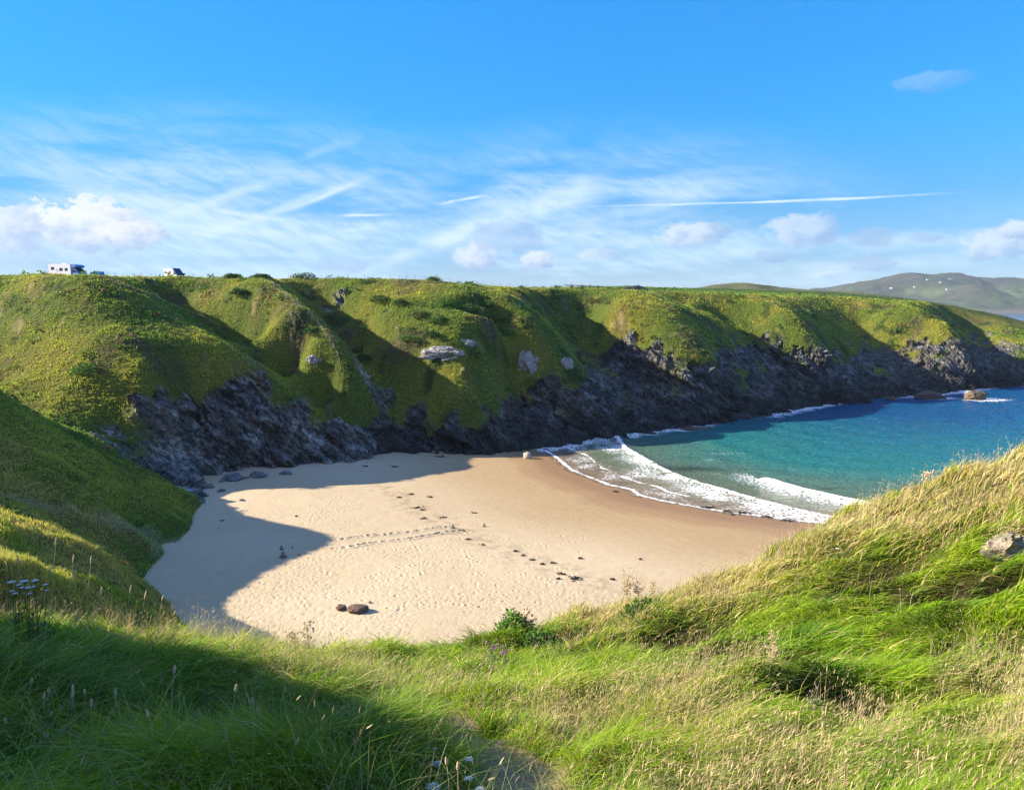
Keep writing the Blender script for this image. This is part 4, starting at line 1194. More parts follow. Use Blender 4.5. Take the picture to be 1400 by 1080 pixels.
# ------------------------------------------------------------------ building helpers for things
class MB:
    """collects simple solids into one mesh"""
    def __init__(self): self.v, self.f = [], []

    def add(self, vs, fs):
        o = len(self.v); self.v += [tuple(p) for p in vs]; self.f += [tuple(o + i for i in f) for f in fs]; return self

    def box(self, c, s, rz=0.0):
        x, y, z = (q / 2 for q in s); cs, sn = math.cos(rz), math.sin(rz)
        vs = [(c[0] + a * x * cs - b * y * sn, c[1] + a * x * sn + b * y * cs, c[2] + d * z) for d in (-1, 1) for a, b in ((-1, -1), (1, -1), (1, 1), (-1, 1))]
        return self.add(vs, [(3, 2, 1, 0), (4, 5, 6, 7), (0, 1, 5, 4), (1, 2, 6, 5), (2, 3, 7, 6), (3, 0, 4, 7)])

    def prism(self, prof, y0, y1, inset=0.0):
        """profile in x-z drawn anticlockwise seen from -y, pushed from y0 to y1; edges eased by inset"""
        n = len(prof); cx = sum(p[0] for p in prof) / n; cz = sum(p[1] for p in prof) / n
        rings = []
        ys = [(y0, 1), (y1, 1)] if not inset else [(y0, 0), (y0 + inset, 1), (y1 - inset, 1), (y1, 0)]
        for y, full in ys:
            for px, pz in prof:
                L = math.hypot(px - cx, pz - cz) or 1
                q = 0 if full else inset
                rings.append((px - (px - cx) / L * q, y, pz - (pz - cz) / L * q))
        k = len(ys); fs = [tuple(range(n)), tuple(reversed(range((k - 1) * n, k * n)))]
        for r in range(k - 1):
            fs += [(r * n + i, (r + 1) * n + i, (r + 1) * n + (i + 1) % n, r * n + (i + 1) % n) for i in range(n)]
        return self.add(rings, fs)

    def tube(self, pts_, rad, n=6, cap=True):
        pts_ = [Vector(p) for p in pts_]; m = len(pts_)
        rad = rad if hasattr(rad, '__len__') else [rad] * m
        vs = []
        for i, p in enumerate(pts_):
            d = (pts_[min(i + 1, m - 1)] - pts_[max(i - 1, 0)]).normalized()
            a = d.orthogonal().normalized(); b = d.cross(a)
            vs += [p + (a * math.cos(2 * math.pi * k / n) + b * math.sin(2 * math.pi * k / n)) * rad[i] for k in range(n)]
        fs = [(r * n + i, r * n + (i + 1) % n, (r + 1) * n + (i + 1) % n, (r + 1) * n + i) for r in range(m - 1) for i in range(n)]
        if cap: fs += [tuple(reversed(range(n))), tuple(range((m - 1) * n, m * n))]
        return self.add(vs, fs)

    def build(self, name, mat, parent=None, smooth=False):
        me = bpy.data.meshes.new(name); me.from_pydata(self.v, [], self.f); me.materials.append(mat)
        if smooth: me.polygons.foreach_set('use_smooth', [True] * len(me.polygons))
        me.update()
        o = bpy.data.objects.new(name, me); COL.objects.link(o)
        if parent: o.parent = parent
        return o


def empty(name, loc, rz=0.0, label=None, cat=None, group=None):
    o = bpy.data.objects.new(name, None); COL.objects.link(o); o.empty_display_size = .3
    o.location = loc; o.rotation_euler = (0, 0, rz)
    return tag(o, label, cat, group)


def copy_tree(o, parent=None):
    c = o.copy(); COL.objects.link(c)
    if parent: c.parent = parent
    for ch in [k for k in o.children]: copy_tree(ch, c)
    return c


def simple(name, color, rough=0.6, noise=0.25, scale=3.0, spec=0.3, metal=0.0, bump=0.0):
    m, t = material(name)
    pos = t.new('ShaderNodeTexCoord').outputs['Object']
    nn = t.noise(pos, scale, 6, 0.62)
    c = t.mix(1.0, color, t.mix(nn, [1 - noise * 1.6] * 3, [1 + noise * 1.6] * 3), 'MULTIPLY')
    finish(t, principled(t, c, rough, t.bump(nn, bump, .15) if bump else None, spec, metal))
    return m


M_WHITE = simple('white_bodywork', (0.74, 0.75, 0.77), 0.35, .04, 1.2, .5)
M_BLUE = simple('blue_bodywork', (0.10, 0.22, 0.50), 0.35, .06, 1.2, .5)
M_NAVY = simple('navy_cover', (0.020, 0.045, 0.130), 0.45, .1, 2, .4)
M_GLASS = simple('dark_glass', (0.030, 0.038, 0.048), 0.12, .05, 2, .6)
M_BLACK = simple('black_rubber', (0.02, 0.02, 0.021), 0.8, .1, 4)
M_GREY = simple('grey_trim', (0.25, 0.26, 0.28), 0.5, .1, 4)
M_RED = simple('red_stripe', (0.35, 0.06, 0.05), 0.5, .05, 4)
M_TARP = simple('bright_blue_sheet', (0.02, 0.27, 0.60), 0.5, .15, 1.5)
M_WOOD = simple('weathered_timber', (0.30, 0.26, 0.20), 0.9, .3, 6, .1, bump=.3)
M_DWOOD = simple('dark_timber', (0.075, 0.062, 0.050), 0.9, .3, 6, .1, bump=.3)
M_WIRE = simple('galvanised_wire', (0.30, 0.30, 0.30), 0.5, .1, 5, .4, .6)
M_STONE = simple('brown_boulder', (0.125, 0.085, 0.068), 0.85, .35, 2.5, .25, bump=.9)
M_CAIRN = simple('grey_beach_stone', (0.17, 0.155, 0.145), 0.88, .3, 4, .2, bump=.6)
M_PALE = simple('pale_boulder', (0.42, 0.38, 0.31), 0.85, .3, 1.2, .2, bump=.9)
M_PALET = simple('tan_bedded_rock', (0.29, 0.245, 0.19), 0.9, .4, 5, .15, bump=.8)
M_PALER = simple('lichened_outcrop', (0.27, 0.265, 0.25), 0.88, .5, .9, .15, bump=1.0)
M_SEAROCK = simple('sea_rock', (0.105, 0.075, 0.050), 0.7, .45, .8, .35, bump=1.0)
M_WEED = simple('black_seaweed', (0.030, 0.022, 0.014), 0.55, .35, 5, .35)
M_BANK = simple('overgrown_bank', (0.075, 0.070, 0.055), 0.95, .4, .6, .1, bump=.8)
M_PETAL = simple('white_petals', (0.78, 0.79, 0.80), 0.7, .08, 30, .2)
M_YPETAL = simple('yellow_petals', (0.62, 0.46, 0.03), 0.7, .15, 30, .2)
M_PINK = simple('faded_purple_petals', (0.30, 0.16, 0.25), 0.8, .2, 30, .2)
M_STEM = simple('green_stem', (0.085, 0.13, 0.03), 0.7, .2, 9, .2)
M_DRYST = simple('dry_stem', (0.42, 0.33, 0.18), 0.8, .2, 9, .15)
M_DRYHD = simple('dry_seed_head', (0.60, 0.45, 0.29), 0.85, .3, 60, .15, bump=.4)
M_WHOUSE = simple('white_render', (0.72, 0.71, 0.68), 0.8, .08, .3, .2)
M_SLATE = simple('slate_roof', (0.14, 0.14, 0.155), 0.7, .2, .5, .3)


def rock_mesh(name, mat, loc, size, seed, label=None, cat=None, group=None, sink=.25, rz=0.0, sub=4, rough=1.0, parent=None):
    bm = bmesh.new(); bmesh.ops.create_icosphere(bm, subdivisions=sub, radius=1.0)
    V = np.array([v.co for v in bm.verts])
    s = np.array(size) / 2
    big = facets(V * 1.3 + seed * 7.7, int(seed * 10) + 5, .9) * .22 + facets(V * 2.9 + seed, int(seed * 10) + 9, .9) * .10 + n3(V[:, 0] * 6, V[:, 1] * 6, V[:, 2] * 6, int(seed) + 3) * .03
    V = V * (1 + big * rough)[:, None] * s
    bm.verts.ensure_lookup_table()
    for v, c in zip(bm.verts, V): v.co = c
    me = bpy.data.meshes.new(name); bm.to_mesh(me); bm.free(); me.materials.append(mat)
    me.polygons.foreach_set('use_smooth', [sub > 3 and rough < 1.2] * len(me.polygons))
    o = bpy.data.objects.new(name, me); COL.objects.link(o)
    o.location = (loc[0], loc[1], loc[2] + s[2] * (1 - 2 * sink)); o.rotation_euler = (0, 0, rz)
    if parent: o.parent = parent
    return tag(o, label, cat, group)


def on_sand(px, py):
    p = G0(px, py, .35); return Vector((p[0], p[1], float(sand_z(np.array([p[0]]), np.array([p[1]]))[0])))


def on_land(px, D):
    x = D * (px - 700) / FPX / 1.0125
    return Vector((x, D, float(H(np.array([x]), np.array([D]))[0])))


# ------------------------------------------------------------------ the two campers on the cliff top
def rounded(prof, r=.12, k=3):
    out = []; n = len(prof)
    for i in range(n):
        a, b, c = Vector(prof[i - 1]), Vector(prof[i]), Vector(prof[(i + 1) % n])
        d1 = (a - b); d2 = (c - b); q = min(r, d1.length * .4, d2.length * .4)
        p, e = b + d1.normalized() * q, b + d2.normalized() * q
        for j in range(k + 1):
            t = j / k; out.append(tuple((1 - t) ** 2 * p + 2 * t * (1 - t) * b + t * t * e))
    return out


def motorhome(loc, rz, label):
    r = empty('motorhome', loc, rz, label, 'motorhome')
    # living box, seen side on, nose to +x
    MB().prism(rounded([(-3.6, .55), (2.0, .55), (2.0, 2.35), (1.95, 3.0), (-3.55, 3.05), (-3.68, 2.9)], .14), -1.12, 1.12, .07).build('body', M_WHITE, r)
    MB().prism(rounded([(1.7, 2.18), (3.1, 2.3), (3.32, 2.5), (3.15, 2.78), (2.3, 2.98), (1.7, 3.02)], .16), -1.06, 1.06, .12).build('overcab', M_BLUE, r)
    MB().prism(rounded([(1.98, .45), (3.98, .45), (4.02, .98), (3.78, 1.28), (2.75, 2.2), (1.98, 2.25)], .14), -1.0, 1.0, .10).build('cab', M_BLUE, r)
    g = MB(); g.add([(3.72, -.86, 1.37), (2.93, -.80, 2.14), (2.93, .80, 2.14), (3.72, .86, 1.37)], [(0, 3, 2, 1)]); g.build('windscreen', M_GLASS, r)
    for s in (-1, 1):
        MB().prism([(2.3, 1.35), (3.3, 1.35), (2.72, 1.98), (2.3, 2.0)], s * 1.0 - .008, s * 1.0 + .008).build('cab_window', M_GLASS, r)
        MB().box((3.2, s * 1.16, 1.5), (.10, .2, .34)).build('mirror', M_BLACK, r)
    for x, z, wx_, wz_ in ((-2.55, 2.2, .75, .55), (-.45, 1.98, .8, .6), (.85, 1.95, .7, .55)):
        wdw = MB().box((x, -1.13, z), (wx_, .03, wz_)).build('window', M_GREY, r)
        MB().box((x, -1.15, z), (wx_ - .1, .02, wz_ - .1)).build('pane', M_GLASS, wdw)
    MB().prism([(-1.75, 2.05), (-1.6, 2.1), (-1.05, 1.5), (-1.2, 1.45)], -1.13, -1.115).build('stripe', M_RED, r)
    MB().prism([(-3.3, .85), (1.9, .85), (1.9, .95), (-3.3, .95)], -1.13, -1.115).build('side_trim', M_GREY, r)
    MB().box((-.4, 0, 3.12), (1.0, .8, .14)).build('roof_vent', M_WHITE, r); MB().box((-2.4, .1, 3.1), (.5, .5, .12)).build('roof_vent', M_GREY, r)
    for x in (-1.9, 3.05):
        for s in (-.95, .95):
            w_ = MB().tube([(x, s - .11, .36), (x, s + .11, .36)], .36, 18).build('wheel', M_BLACK, r)
            MB().tube([(x, s - .12, .36), (x, s + .12, .36)], .2, 12).build('hub', M_GREY, w_)
    for s in (-.72, .72): MB().box((3.97, s, .88), (.1, .34, .2)).build('headlight', M_GLASS, r)
    MB().box((4.03, 0, .5), (.12, 1.9, .22)).build('bumper', M_GREY, r)
    return r


def campervan(loc, rz, label):
    r = empty('campervan', loc, rz, label, 'campervan')
    MB().prism(rounded([(-2.6, .4), (1.35, .4), (1.35, 2.2), (.9, 2.72), (-2.45, 2.72), (-2.62, 2.4)], .18), -.98, .98, .10).build('body', M_WHITE, r)
    MB().prism(rounded([(1.3, .4), (2.55, .42), (2.6, .95), (2.35, 1.22), (1.55, 2.05), (1.3, 2.15)], .14), -.95, .95, .09).build('cab', M_WHITE, r)
    # dark quilted cover stretched over windscreen and cab windows
    MB().prism([(.98, 2.70), (1.36, 2.24), (2.46, 1.18), (2.52, .98), (2.66, 1.02), (2.58, 1.28), (1.62, 2.18), (1.14, 2.74)], -.99, .99, .03).build('windscreen_cover', M_NAVY, r)
    for s in (-1, 1): MB().prism([(1.36, 1.2), (2.32, 1.2), (1.6, 2.0), (1.36, 2.1)], s * .97 - .012, s * .97 + .012).build('cab_window_cover', M_NAVY, r)
    for x in (-1.85, -.2):
        wdw = MB().box((x, -.985, 1.75), (.95, .03, .5)).build('window', M_GREY, r)
        MB().box((x, -1.005, 1.75), (.85, .02, .4)).build('pane', M_GLASS, wdw)
    MB().prism([(-1.0, 1.9), (-.92, 1.92), (-.72, 1.35), (-.8, 1.33)], -.995, -.98).build('stripe', M_RED, r)
    MB().box((-.9, 0, 2.80), (.9, .7, .16)).build('roof_vent', M_GREY, r)
    MB().tube([(-2.2, -.9, 2.72), (-2.2, -.9, 2.86), (.6, -.9, 2.86), (.6, -.9, 2.72)], .03, 6).build('roof_rail', M_GREY, r)
    for x in (-1.7, 1.75):
        for s in (-.86, .86):
            w_ = MB().tube([(x, s - .1, .34), (x, s + .1, .34)], .34, 18).build('wheel', M_BLACK, r)
            MB().tube([(x, s - .11, .34), (x, s + .11, .34)], .19, 12).build('hub', M_GREY, w_)
    for s in (-.7, .7): MB().box((2.58, s, .82), (.1, .3, .2)).build('headlight', M_GLASS, r)
    for s in (-1, 1): MB().box((1.75, s * 1.08, 1.35), (.09, .18, .3)).build('mirror', M_BLACK, r)
    return r


def skyline(px, D0, D1):
    """the highest stretch of ground along a bearing"""
    D = np.linspace(D0, D1, 120); x = D * (px - 700) / FPX / 1.0125; z = H(x, D); k = int(np.argmax((z - EYE) / D))
    return Vector((x[k], D[k], z[k]))


p = skyline(93, 140, 172); p = p * 1.0
q = on_land(92, p.y + 5); q.z = p.z - .75
r = motorhome((q.x, q.y, q.z), math.radians(-18), 'white motorhome with blue overcab and three side windows, the larger of the two campers'); r.scale = (1.1, 1.1, 1.08)
p = skyline(237, 186, 225); q = on_land(237, p.y + 5); q.z = p.z - .65
r = campervan((q.x, q.y, q.z), math.radians(-32), 'smaller white campervan with a dark cover over its sloping windscreen'); r.scale = (1.06, 1.06, 1.04)
p = skyline(133, 145, 175); q = on_land(132, p.y + 3); q.z = p.z - .05
r = empty('covered_trailer', tuple(q), math.radians(-8), 'low bright blue sheeted box in front of the motorhome nose', 'trailer')
MB().prism(rounded([(-1.45, .25), (1.45, .25), (1.35, .95), (.6, 1.02), (-1.2, .86)], .1), -.6, .6, .08).build('cover', M_TARP, r)
MB().box((0, 0, .22), (2.7, 1.1, .1)).build('chassis', M_BLACK, r)
for s in (-.6, .6): MB().tube([(0, s - .07, .22), (0, s + .07, .22)], .22, 12).build('wheel', M_BLACK, r)


# ------------------------------------------------------------------ fences
def fence(name, stations, label, cat, group, h=1.15, rad=.055, wires=3, mat=M_WOOD, lean=.05):
    b = stations[0]; r = empty(name, tuple(b), 0, label, cat, group)
    tops = []
    for p in stations:
        q = p - b; lx, ly = rng.normal(0, lean, 2); hh = h * rng.uniform(.88, 1.12)
        MB().tube([(q.x, q.y, q.z - .3), (q.x + lx, q.y + ly, q.z + hh)], [rad, rad * .85], 6).build('post', mat, r)
        tops.append((q, lx, ly))
    if wires:
        m = MB()
        for k in range(wires):
            f = (k + 1) / (wires + .25)
            m.tube([(q.x + lx * f, q.y + ly * f - rad, q.z + h * f) for q, lx, ly in tops], .009, 4)
        m.build('wires', M_WIRE, r)
    return r


def sky_stations(pxs, D0f, off=0.5):
    out = []
    for px in pxs:
        D0 = np.interp(px, [c[0] for c in CREST], [c[2] for c in CREST])
        p = skyline(px, D0 - 14, D0 + 22); q = on_land(px, p.y + off); out.append(q)
    return out


pxs = np.arange(394, 742, 11.6) + rng.normal(0, .8, 30)
fence('wire_fence', sky_stations(pxs, 0), 'long post and wire fence along the skyline of the cliff top', 'fence', 'post and wire fences', 1.25, .05)
fence('wire_fence', sky_stations(np.arange(752, 905, 12.5), 0), 'post and wire fence behind the bare bank on the middle of the skyline', 'fence', 'post and wire fences', 1.15, .06)
fence('wire_fence', [hit(px, py, 120) for px, py in ((366, 388), (374, 393), (383, 401), (392, 407), (400, 413), (407, 419), (414, 425), (421, 431), (428, 438), (434, 445), (440, 453), (446, 461), (451, 469), (456, 478), (461, 488), (464, 499), (466, 510))],
      'fence running down the grassy spur towards the dark gully', 'fence', 'post and wire fences', 1.25, .075)
fence('wire_fence', sky_stations([146, 157, 168, 181, 192, 207, 264, 276, 290, 303], 0), 'few thin fence posts standing between and beside the two campers', 'fence', 'post and wire fences', .95, .045)
fld = []
for px, D in ((905, 300), (925, 308), (945, 318), (965, 326), (985, 334), (1005, 343), (1025, 350), (1045, 357), (1065, 363), (1085, 370), (1105, 378), (1125, 385), (1145, 392), (1165, 399), (1185, 405), (1203, 409), (1221, 413), (1239, 416)):
    fld.append(on_land(px, D))
fence('wire_fence', fld, 'field fence along the green pasture towards the far headland', 'fence', 'post and wire fences', 1.25, .09)
st_ = sky_stations([782, 795.5, 807, 818], 0, -1.0)
r = empty('timber_railing', tuple(st_[0]), 0, 'dark timber railing with stout posts on the middle of the skyline', 'railing')
for p in st_:
    q = p - st_[0]; MB().box((q.x, q.y, q.z + .5), (.3, .3, 1.5), .2).build('post', M_DWOOD, r)
for f in (.95,):
    a, b = st_[0] - st_[0], st_[-1] - st_[0]
    MB().tube([(a.x - 2.5, a.y - .1, a.z + f), (b.x + 1.5, b.y - .1, b.z + f)], .12, 6).build('rail', M_DWOOD, r)

# ------------------------------------------------------------------ leafy plants built from many small leaves
def leaf_cloud(n, size, leaf, col, seed, up=.6, hollow=.45):
    g = np.random.default_rng(seed)
    d = g.normal(0, 1, (n, 3)); d /= np.linalg.norm(d, axis=1)[:, None]; d[:, 2] = np.abs(d[:, 2])
    lob = 1 + .35 * n3(d[:, 0] * 2.2 + seed, d[:, 1] * 2.2, d[:, 2] * 2.2, seed)
    rad = (hollow + (1 - hollow) * g.uniform(0, 1, n) ** .5) * lob
    c = d * rad[:, None] * np.array(size) / np.array([2, 2, 1])
    az_ = g.uniform(0, 6.28, n); el = g.uniform(-.2, 1.2, n) * up
    u = np.stack([np.cos(az_) * np.cos(el), np.sin(az_) * np.cos(el), np.sin(el)], 1)
    s = np.cross(u, g.normal(0, 1, (n, 3))); s /= np.linalg.norm(s, axis=1)[:, None]
    L = leaf * g.uniform(.6, 1.4, n)
    vs = np.stack([c, c + u * (L * .5)[:, None] + s * (L * .24)[:, None], c + u * L[:, None], c + u * (L * .5)[:, None] - s * (L * .24)[:, None]], 1).reshape(-1, 3)
    q = np.arange(n * 4).reshape(-1, 4)
    cl = np.array(col) * g.uniform(.55, 1.45, (n, 1))
    return vs, q, np.repeat(cl[:, None], 4, 1).reshape(-1, 3)


M_BUSH = mat_leaf('bush_leaf', .25, .6, .2)


def bush(name, loc, size, leaf, col, seed, n, label, cat, group=None):
    r = empty(name, tuple(loc), rng.uniform(0, 6), label, cat, group)
    vs, q, cl = leaf_cloud(n, size, leaf, col, seed)
    big_mesh('foliage', vs, quads=q, mat=M_BUSH, attrs={'Col': cl}, smooth=False, parent=r)
    m = MB()
    for k_ in range(5):
        a = k_ * 1.26 + seed; m.tube([(0, 0, -.2), (math.cos(a) * size[0] * .15, math.sin(a) * size[1] * .15, size[2] * .4), (math.cos(a) * size[0] * .3, math.sin(a) * size[1] * .3, size[2] * .75)], [size[2] * .05, size[2] * .035, size[2] * .015], 5)
    m.build('stem', M_DWOOD, r)
    return r


DG, MG, OL = (0.034, 0.080, 0.018), (0.065, 0.140, 0.026), (0.10, 0.125, 0.035)
gor = [((415, 377), (9, 5, 2.2), DG, 'wide dark bush on the skyline beside the long fence'), ((357, 379), (5, 4, 1.2), DG, 'low dark bush on the skyline above the top of the spur fence'),
       ((592, 386), (5, 4, 1.4), MG, 'rounded bush on the skyline where the cliff edge peaks'), ((640, 389), (4, 3, 1.1), MG, 'small bush on the skyline just right of the peak'),
       ((120, 510), (8, 4, 1.9), MG, 'spreading green bush alone on the sunlit left slope'), ((330, 402), (5, 4, 1.5), DG, 'dark bush high on the heathery spur below the campervan'),
       ((318, 390), (6, 4, 1.2), DG, 'dark bush just under the cliff edge below the campervan'),
       ((520, 412), (7, 5, 1.6), DG, 'dark bush high on the slope below the long fence'), ((548, 416), (6, 4, 1.5), DG, 'second dark bush high on the slope, right of the hollow'),
       ((610, 415), (8, 4, 1.6), MG, 'broad green bush below the skyline peak'), ((640, 424), (7, 4, 1.6), MG, 'green bush in the thicket on the upper slope'), ((665, 418), (6, 4, 1.4), MG, 'bright green bush nearest the bare earth scar'),
       ((600, 440), (6, 4, 1.5), MG, 'bush on the middle slope above the pale outcrop'), ((575, 432), (6, 4, 1.4), OL, 'olive bush on the middle slope left of the thicket'), ((682, 438), (6, 4, 1.3), MG, 'bush hanging over the edge beside the pale boulder slope'),
       ((560, 466), (8, 4, 1.3), MG, 'low spreading bush left of the pale outcrop'), ((590, 459), (6, 4, 1.4), DG, 'dark bush immediately above the pale outcrop'), ((650, 486), (5, 3, 1.2), MG, 'small bush in the shade below the pale outcrop'),
       ((690, 458), (6, 4, 1.4), MG, 'bush above the tall pale boulder'), ((430, 455), (5, 4, 1.4), DG, 'dark bush on the spur beside the fence'), ((490, 482), (6, 4, 1.5), OL, 'bush in the shaded gully right of the spur fence'), ((497, 492), (5, 4, 1.3), DG, 'dark bush at the bottom of the shaded gully')]
for i, ((px, py), sz_, cl, lb) in enumerate(gor):
    if py < 392: p = skyline(px, 150, 235)
    else: p = hit(px, py, 110)
    bush('gorse_bush', p - Vector((0, 0, .25)), sz_, .42, cl, 300 + i, 900, lb, 'bush', 'gorse bushes on the headland')
for i, (px, dpx) in enumerate(((744, 7), (763, 5), (783, 6), (798, 6), (835, 5), (851, 5))):
    p = skyline(px, 215, 290)
    bush('gorse_bush', p + Vector((0, 2.5, -.15)), (2.2, 1.6, .95), .3, DG, 340 + i, 220, ('small dark bush %s on the middle skyline' % ('farthest left in the row', 'second from left in the row', 'third from left in the row', 'fourth from left in the row', 'fifth from left in the row', 'farthest right in the row')[i]), 'bush', 'small bushes in a row on the skyline')
# overgrown field bank
bm_pts = [on_land(px, D) for px, D in ((838, 262), (850, 263), (862, 264), (874, 265), (886, 266))]
m = MB(); prev = None; n_ = 9; vs = []; fs = []
for i, p in enumerate(bm_pts):
    hgt = (.5, 1.15, 1.55, 1.9, 1.3)[i]
    for k_ in range(n_):
        t = k_ / (n_ - 1); vs.append((p.x + rng.normal(0, .15), p.y - 1.6 + 3.2 * t, p.z - .4 + (hgt + .4) * math.sin(math.pi * t) ** .6 + rng.normal(0, .06)))
for i in range(len(bm_pts) - 1):
    for k_ in range(n_ - 1): a = i * n_ + k_; fs.append((a, a + n_, a + n_ + 1, a + 1))
fs += [tuple(range(n_)), tuple(reversed(range((len(bm_pts) - 1) * n_, len(bm_pts) * n_)))]
tag(m.add(vs, fs).build('field_bank', M_BANK), 'dark overgrown field bank rising to the right on the skyline', 'bank')

# ------------------------------------------------------------------ rocks
p = on_sand(490, 843); rock_mesh('boulder', M_STONE, p, (2.1, 1.5, .95), 1, 'larger brown boulder of the pair on the near sand', 'boulder', 'boulders on the sand')
p = on_sand(467, 840); rock_mesh('boulder', M_STONE, p, (1.1, .9, .62), 2, 'smaller brown boulder close beside the larger one on the near sand', 'boulder', 'boulders on the sand')
p = on_sand(506, 831); rock_mesh('boulder', M_STONE, p, (.32, .3, .26), 3, 'fist sized dark stone behind the larger brown boulder', 'stone', 'boulders on the sand', sub=3)
p = on_sand(721, 625); rock_mesh('boulder', M_PALE, p, (1.5, 1.3, 1.75), 4, 'pale upright boulder where the wet sand meets the far cliff', 'boulder')
p = hit(722, 508, 120); rock_mesh('rock_outcrop', M_PALER, p + Vector((0, 1.2, -3.2)), (5.0, 4.0, 8.6), 5, 'tall pale grey boulder standing out of the shaded cliff slope', 'boulder', 'pale outcrops on the headland', sink=.1, sub=5, rough=1.5)
p = hit(605, 484, 120); rock_mesh('rock_outcrop', M_PALER, p + Vector((0, 1.2, -1.0)), (9.0, 4.5, 3.0), 6, 'wide pale sunlit outcrop on the middle of the headland slope', 'outcrop', 'pale outcrops on the headland', sub=5, rough=1.7)
p = hit(636, 470, 120); rock_mesh('rock_outcrop', M_PALER, p + Vector((0, .9, -.8)), (4.2, 3.0, 2.0), 7, 'grey outcrop up and right of the wide pale one', 'outcrop', 'pale outcrops on the headland', sub=5, rough=1.7)
p = hit(431, 493, 120); rock_mesh('rock_outcrop', M_PALER, p + Vector((0, .8, -.8)), (3.6, 2.6, 2.2), 8, 'small grey outcrop on the sunlit spur left of the fence', 'outcrop', 'pale outcrops on the headland', sub=5, rough=1.7)
p = hit(772, 500, 120); rock_mesh('rock_outcrop', M_PALER, p + Vector((0, 1.0, -2.0)), (3.6, 3.0, 4.6), 9, 'grey outcrop right of the tall pale boulder in the shade', 'outcrop', 'pale outcrops on the headland', sub=5, rough=1.7)
p = hit(545, 448, 120); rock_mesh('rock_outcrop', M_PALER, p + Vector((0, .8, -.8)), (2.4, 2.0, 1.4), 10, 'little grey rock showing among the bushes high on the slope', 'outcrop', 'pale outcrops on the headland')
p = hit(1384, 762); rock_mesh('rock_outcrop', M_PALET, p + Vector((.12, .1, -.02)), (.85, .65, .46), 15, 'pale rock bedded in the near grass at the right border', 'rock', sub=5, rough=1.3, sink=.32)
p = G0(1334, 546); rock_mesh('sea_rock', M_SEAROCK, (p[0], p[1], -.4), (7.2, 5.5, 4.4), 11, 'dark rock standing alone in surf off the far cliff', 'rock', 'rocks in the surf', sub=5)
p = G0(1269, 545); rock_mesh('sea_rock', M_SEAROCK, (p[0], p[1], -.4), (9.0, 6.0, 3.9), 12, 'long brown rock in the surf against the cliff foot', 'rock', 'rocks in the surf', sub=5)
p = G0(1218, 547); rock_mesh('sea_rock', M_SEAROCK, (p[0], p[1], -.3), (3.8, 3.0, 2.0), 13, 'small dark rock awash at the cliff foot, nearest the beach', 'rock', 'rocks in the surf', sub=4)
p = G0(950, 587); rock_mesh('sea_rock', M_SEAROCK, (p[0], p[1], -.3), (7.5, 3.4, 1.2), 14, 'low black rock awash where surf breaks beyond the wave', 'rock', 'rocks in the surf', sub=4)
sc_lbl = ('stone at the left end of the rubble along the shaded cliff foot', 'flat stone in the rubble under the left rock spur', 'stone in the rubble nearest the sunlit sand', 'small stone in the rubble below the grassy mound',
          'stone on the shaded sand by the cliff foot corner', 'broken slab under the left rock spur', 'stone at the right end of the rubble under the spur', 'pebble sized stone alone on shaded sand by the mound')
for i, (px, py, sz_) in enumerate(((281, 671, 1.9), (318, 660, 2.9), (331, 689, .7), (276, 692, .9), (303, 676, 1.1), (352, 656, 2.4), (391, 652, 1.5), (304, 717, .45))):
    p = on_sand(px, py); rock_mesh('boulder', simple('grey_slab', (.16, .16, .17), .85, .35, 1.5, .2, bump=.8) if i == 0 else bpy.data.materials['grey_slab'], p, (sz_ * 1.3, sz_, sz_ * .55), 20 + i, sc_lbl[i], 'stone', 'stones along the cliff foot', sub=4, rough=2.0, sink=.35, rz=i * 1.1)


# little cairns beside the footprint trails
def cairn(px, py, h, lean, label, seed):
    p = on_sand(px, py); r = empty('cairn', tuple(p), 0, label, 'cairn', 'stone cairns on the sand')
    z = 0; k = 0; wst = h * .8
    while k < 4:
        hh = h * (.34, .27, .22, .17)[k]; wk = wst * (1.0, .74, .6, .4)[k]
        rock_mesh('stone', M_CAIRN, (lean * (0, .12, -.08, .1)[k], 0, z), (wk, wk * .8, hh * 1.25), seed + k, sink=.06, sub=3, rz=k * 1.3, parent=r)
        z += hh * .92; k += 1
    for j in range(3):
        a = j * 2.1 + seed; rock_mesh('stone', M_CAIRN, (math.cos(a) * wst * .6, math.sin(a) * wst * .6, -.05), (wst * .5, wst * .45, h * .25), seed + 10 + j, sink=.2, sub=3, parent=r)
    return r


cairn(387, 768, .85, .3, 'taller stone cairn in the shaded sand at the left end of the trails', 51)
cairn(385, 757, .55, .2, 'low heap of stones just behind the tall cairn in shade', 57)
cairn(409, 765, .38, .1, 'low stones at the left start of the nearer footprint trail', 63)
cairn(400, 755, .28, .1, 'tiny heap of stones at the left start of the farther trail', 67)
cairn(619, 725, .62, .3, 'stone cairn at the right end of the farther footprint trail', 71)
cairn(662, 722, .50, -.3, 'lone cairn with a pointed shadow right of the trails', 77)
cairn(627, 729, .3, .1, 'low heap of stones between the two trail ends', 83)


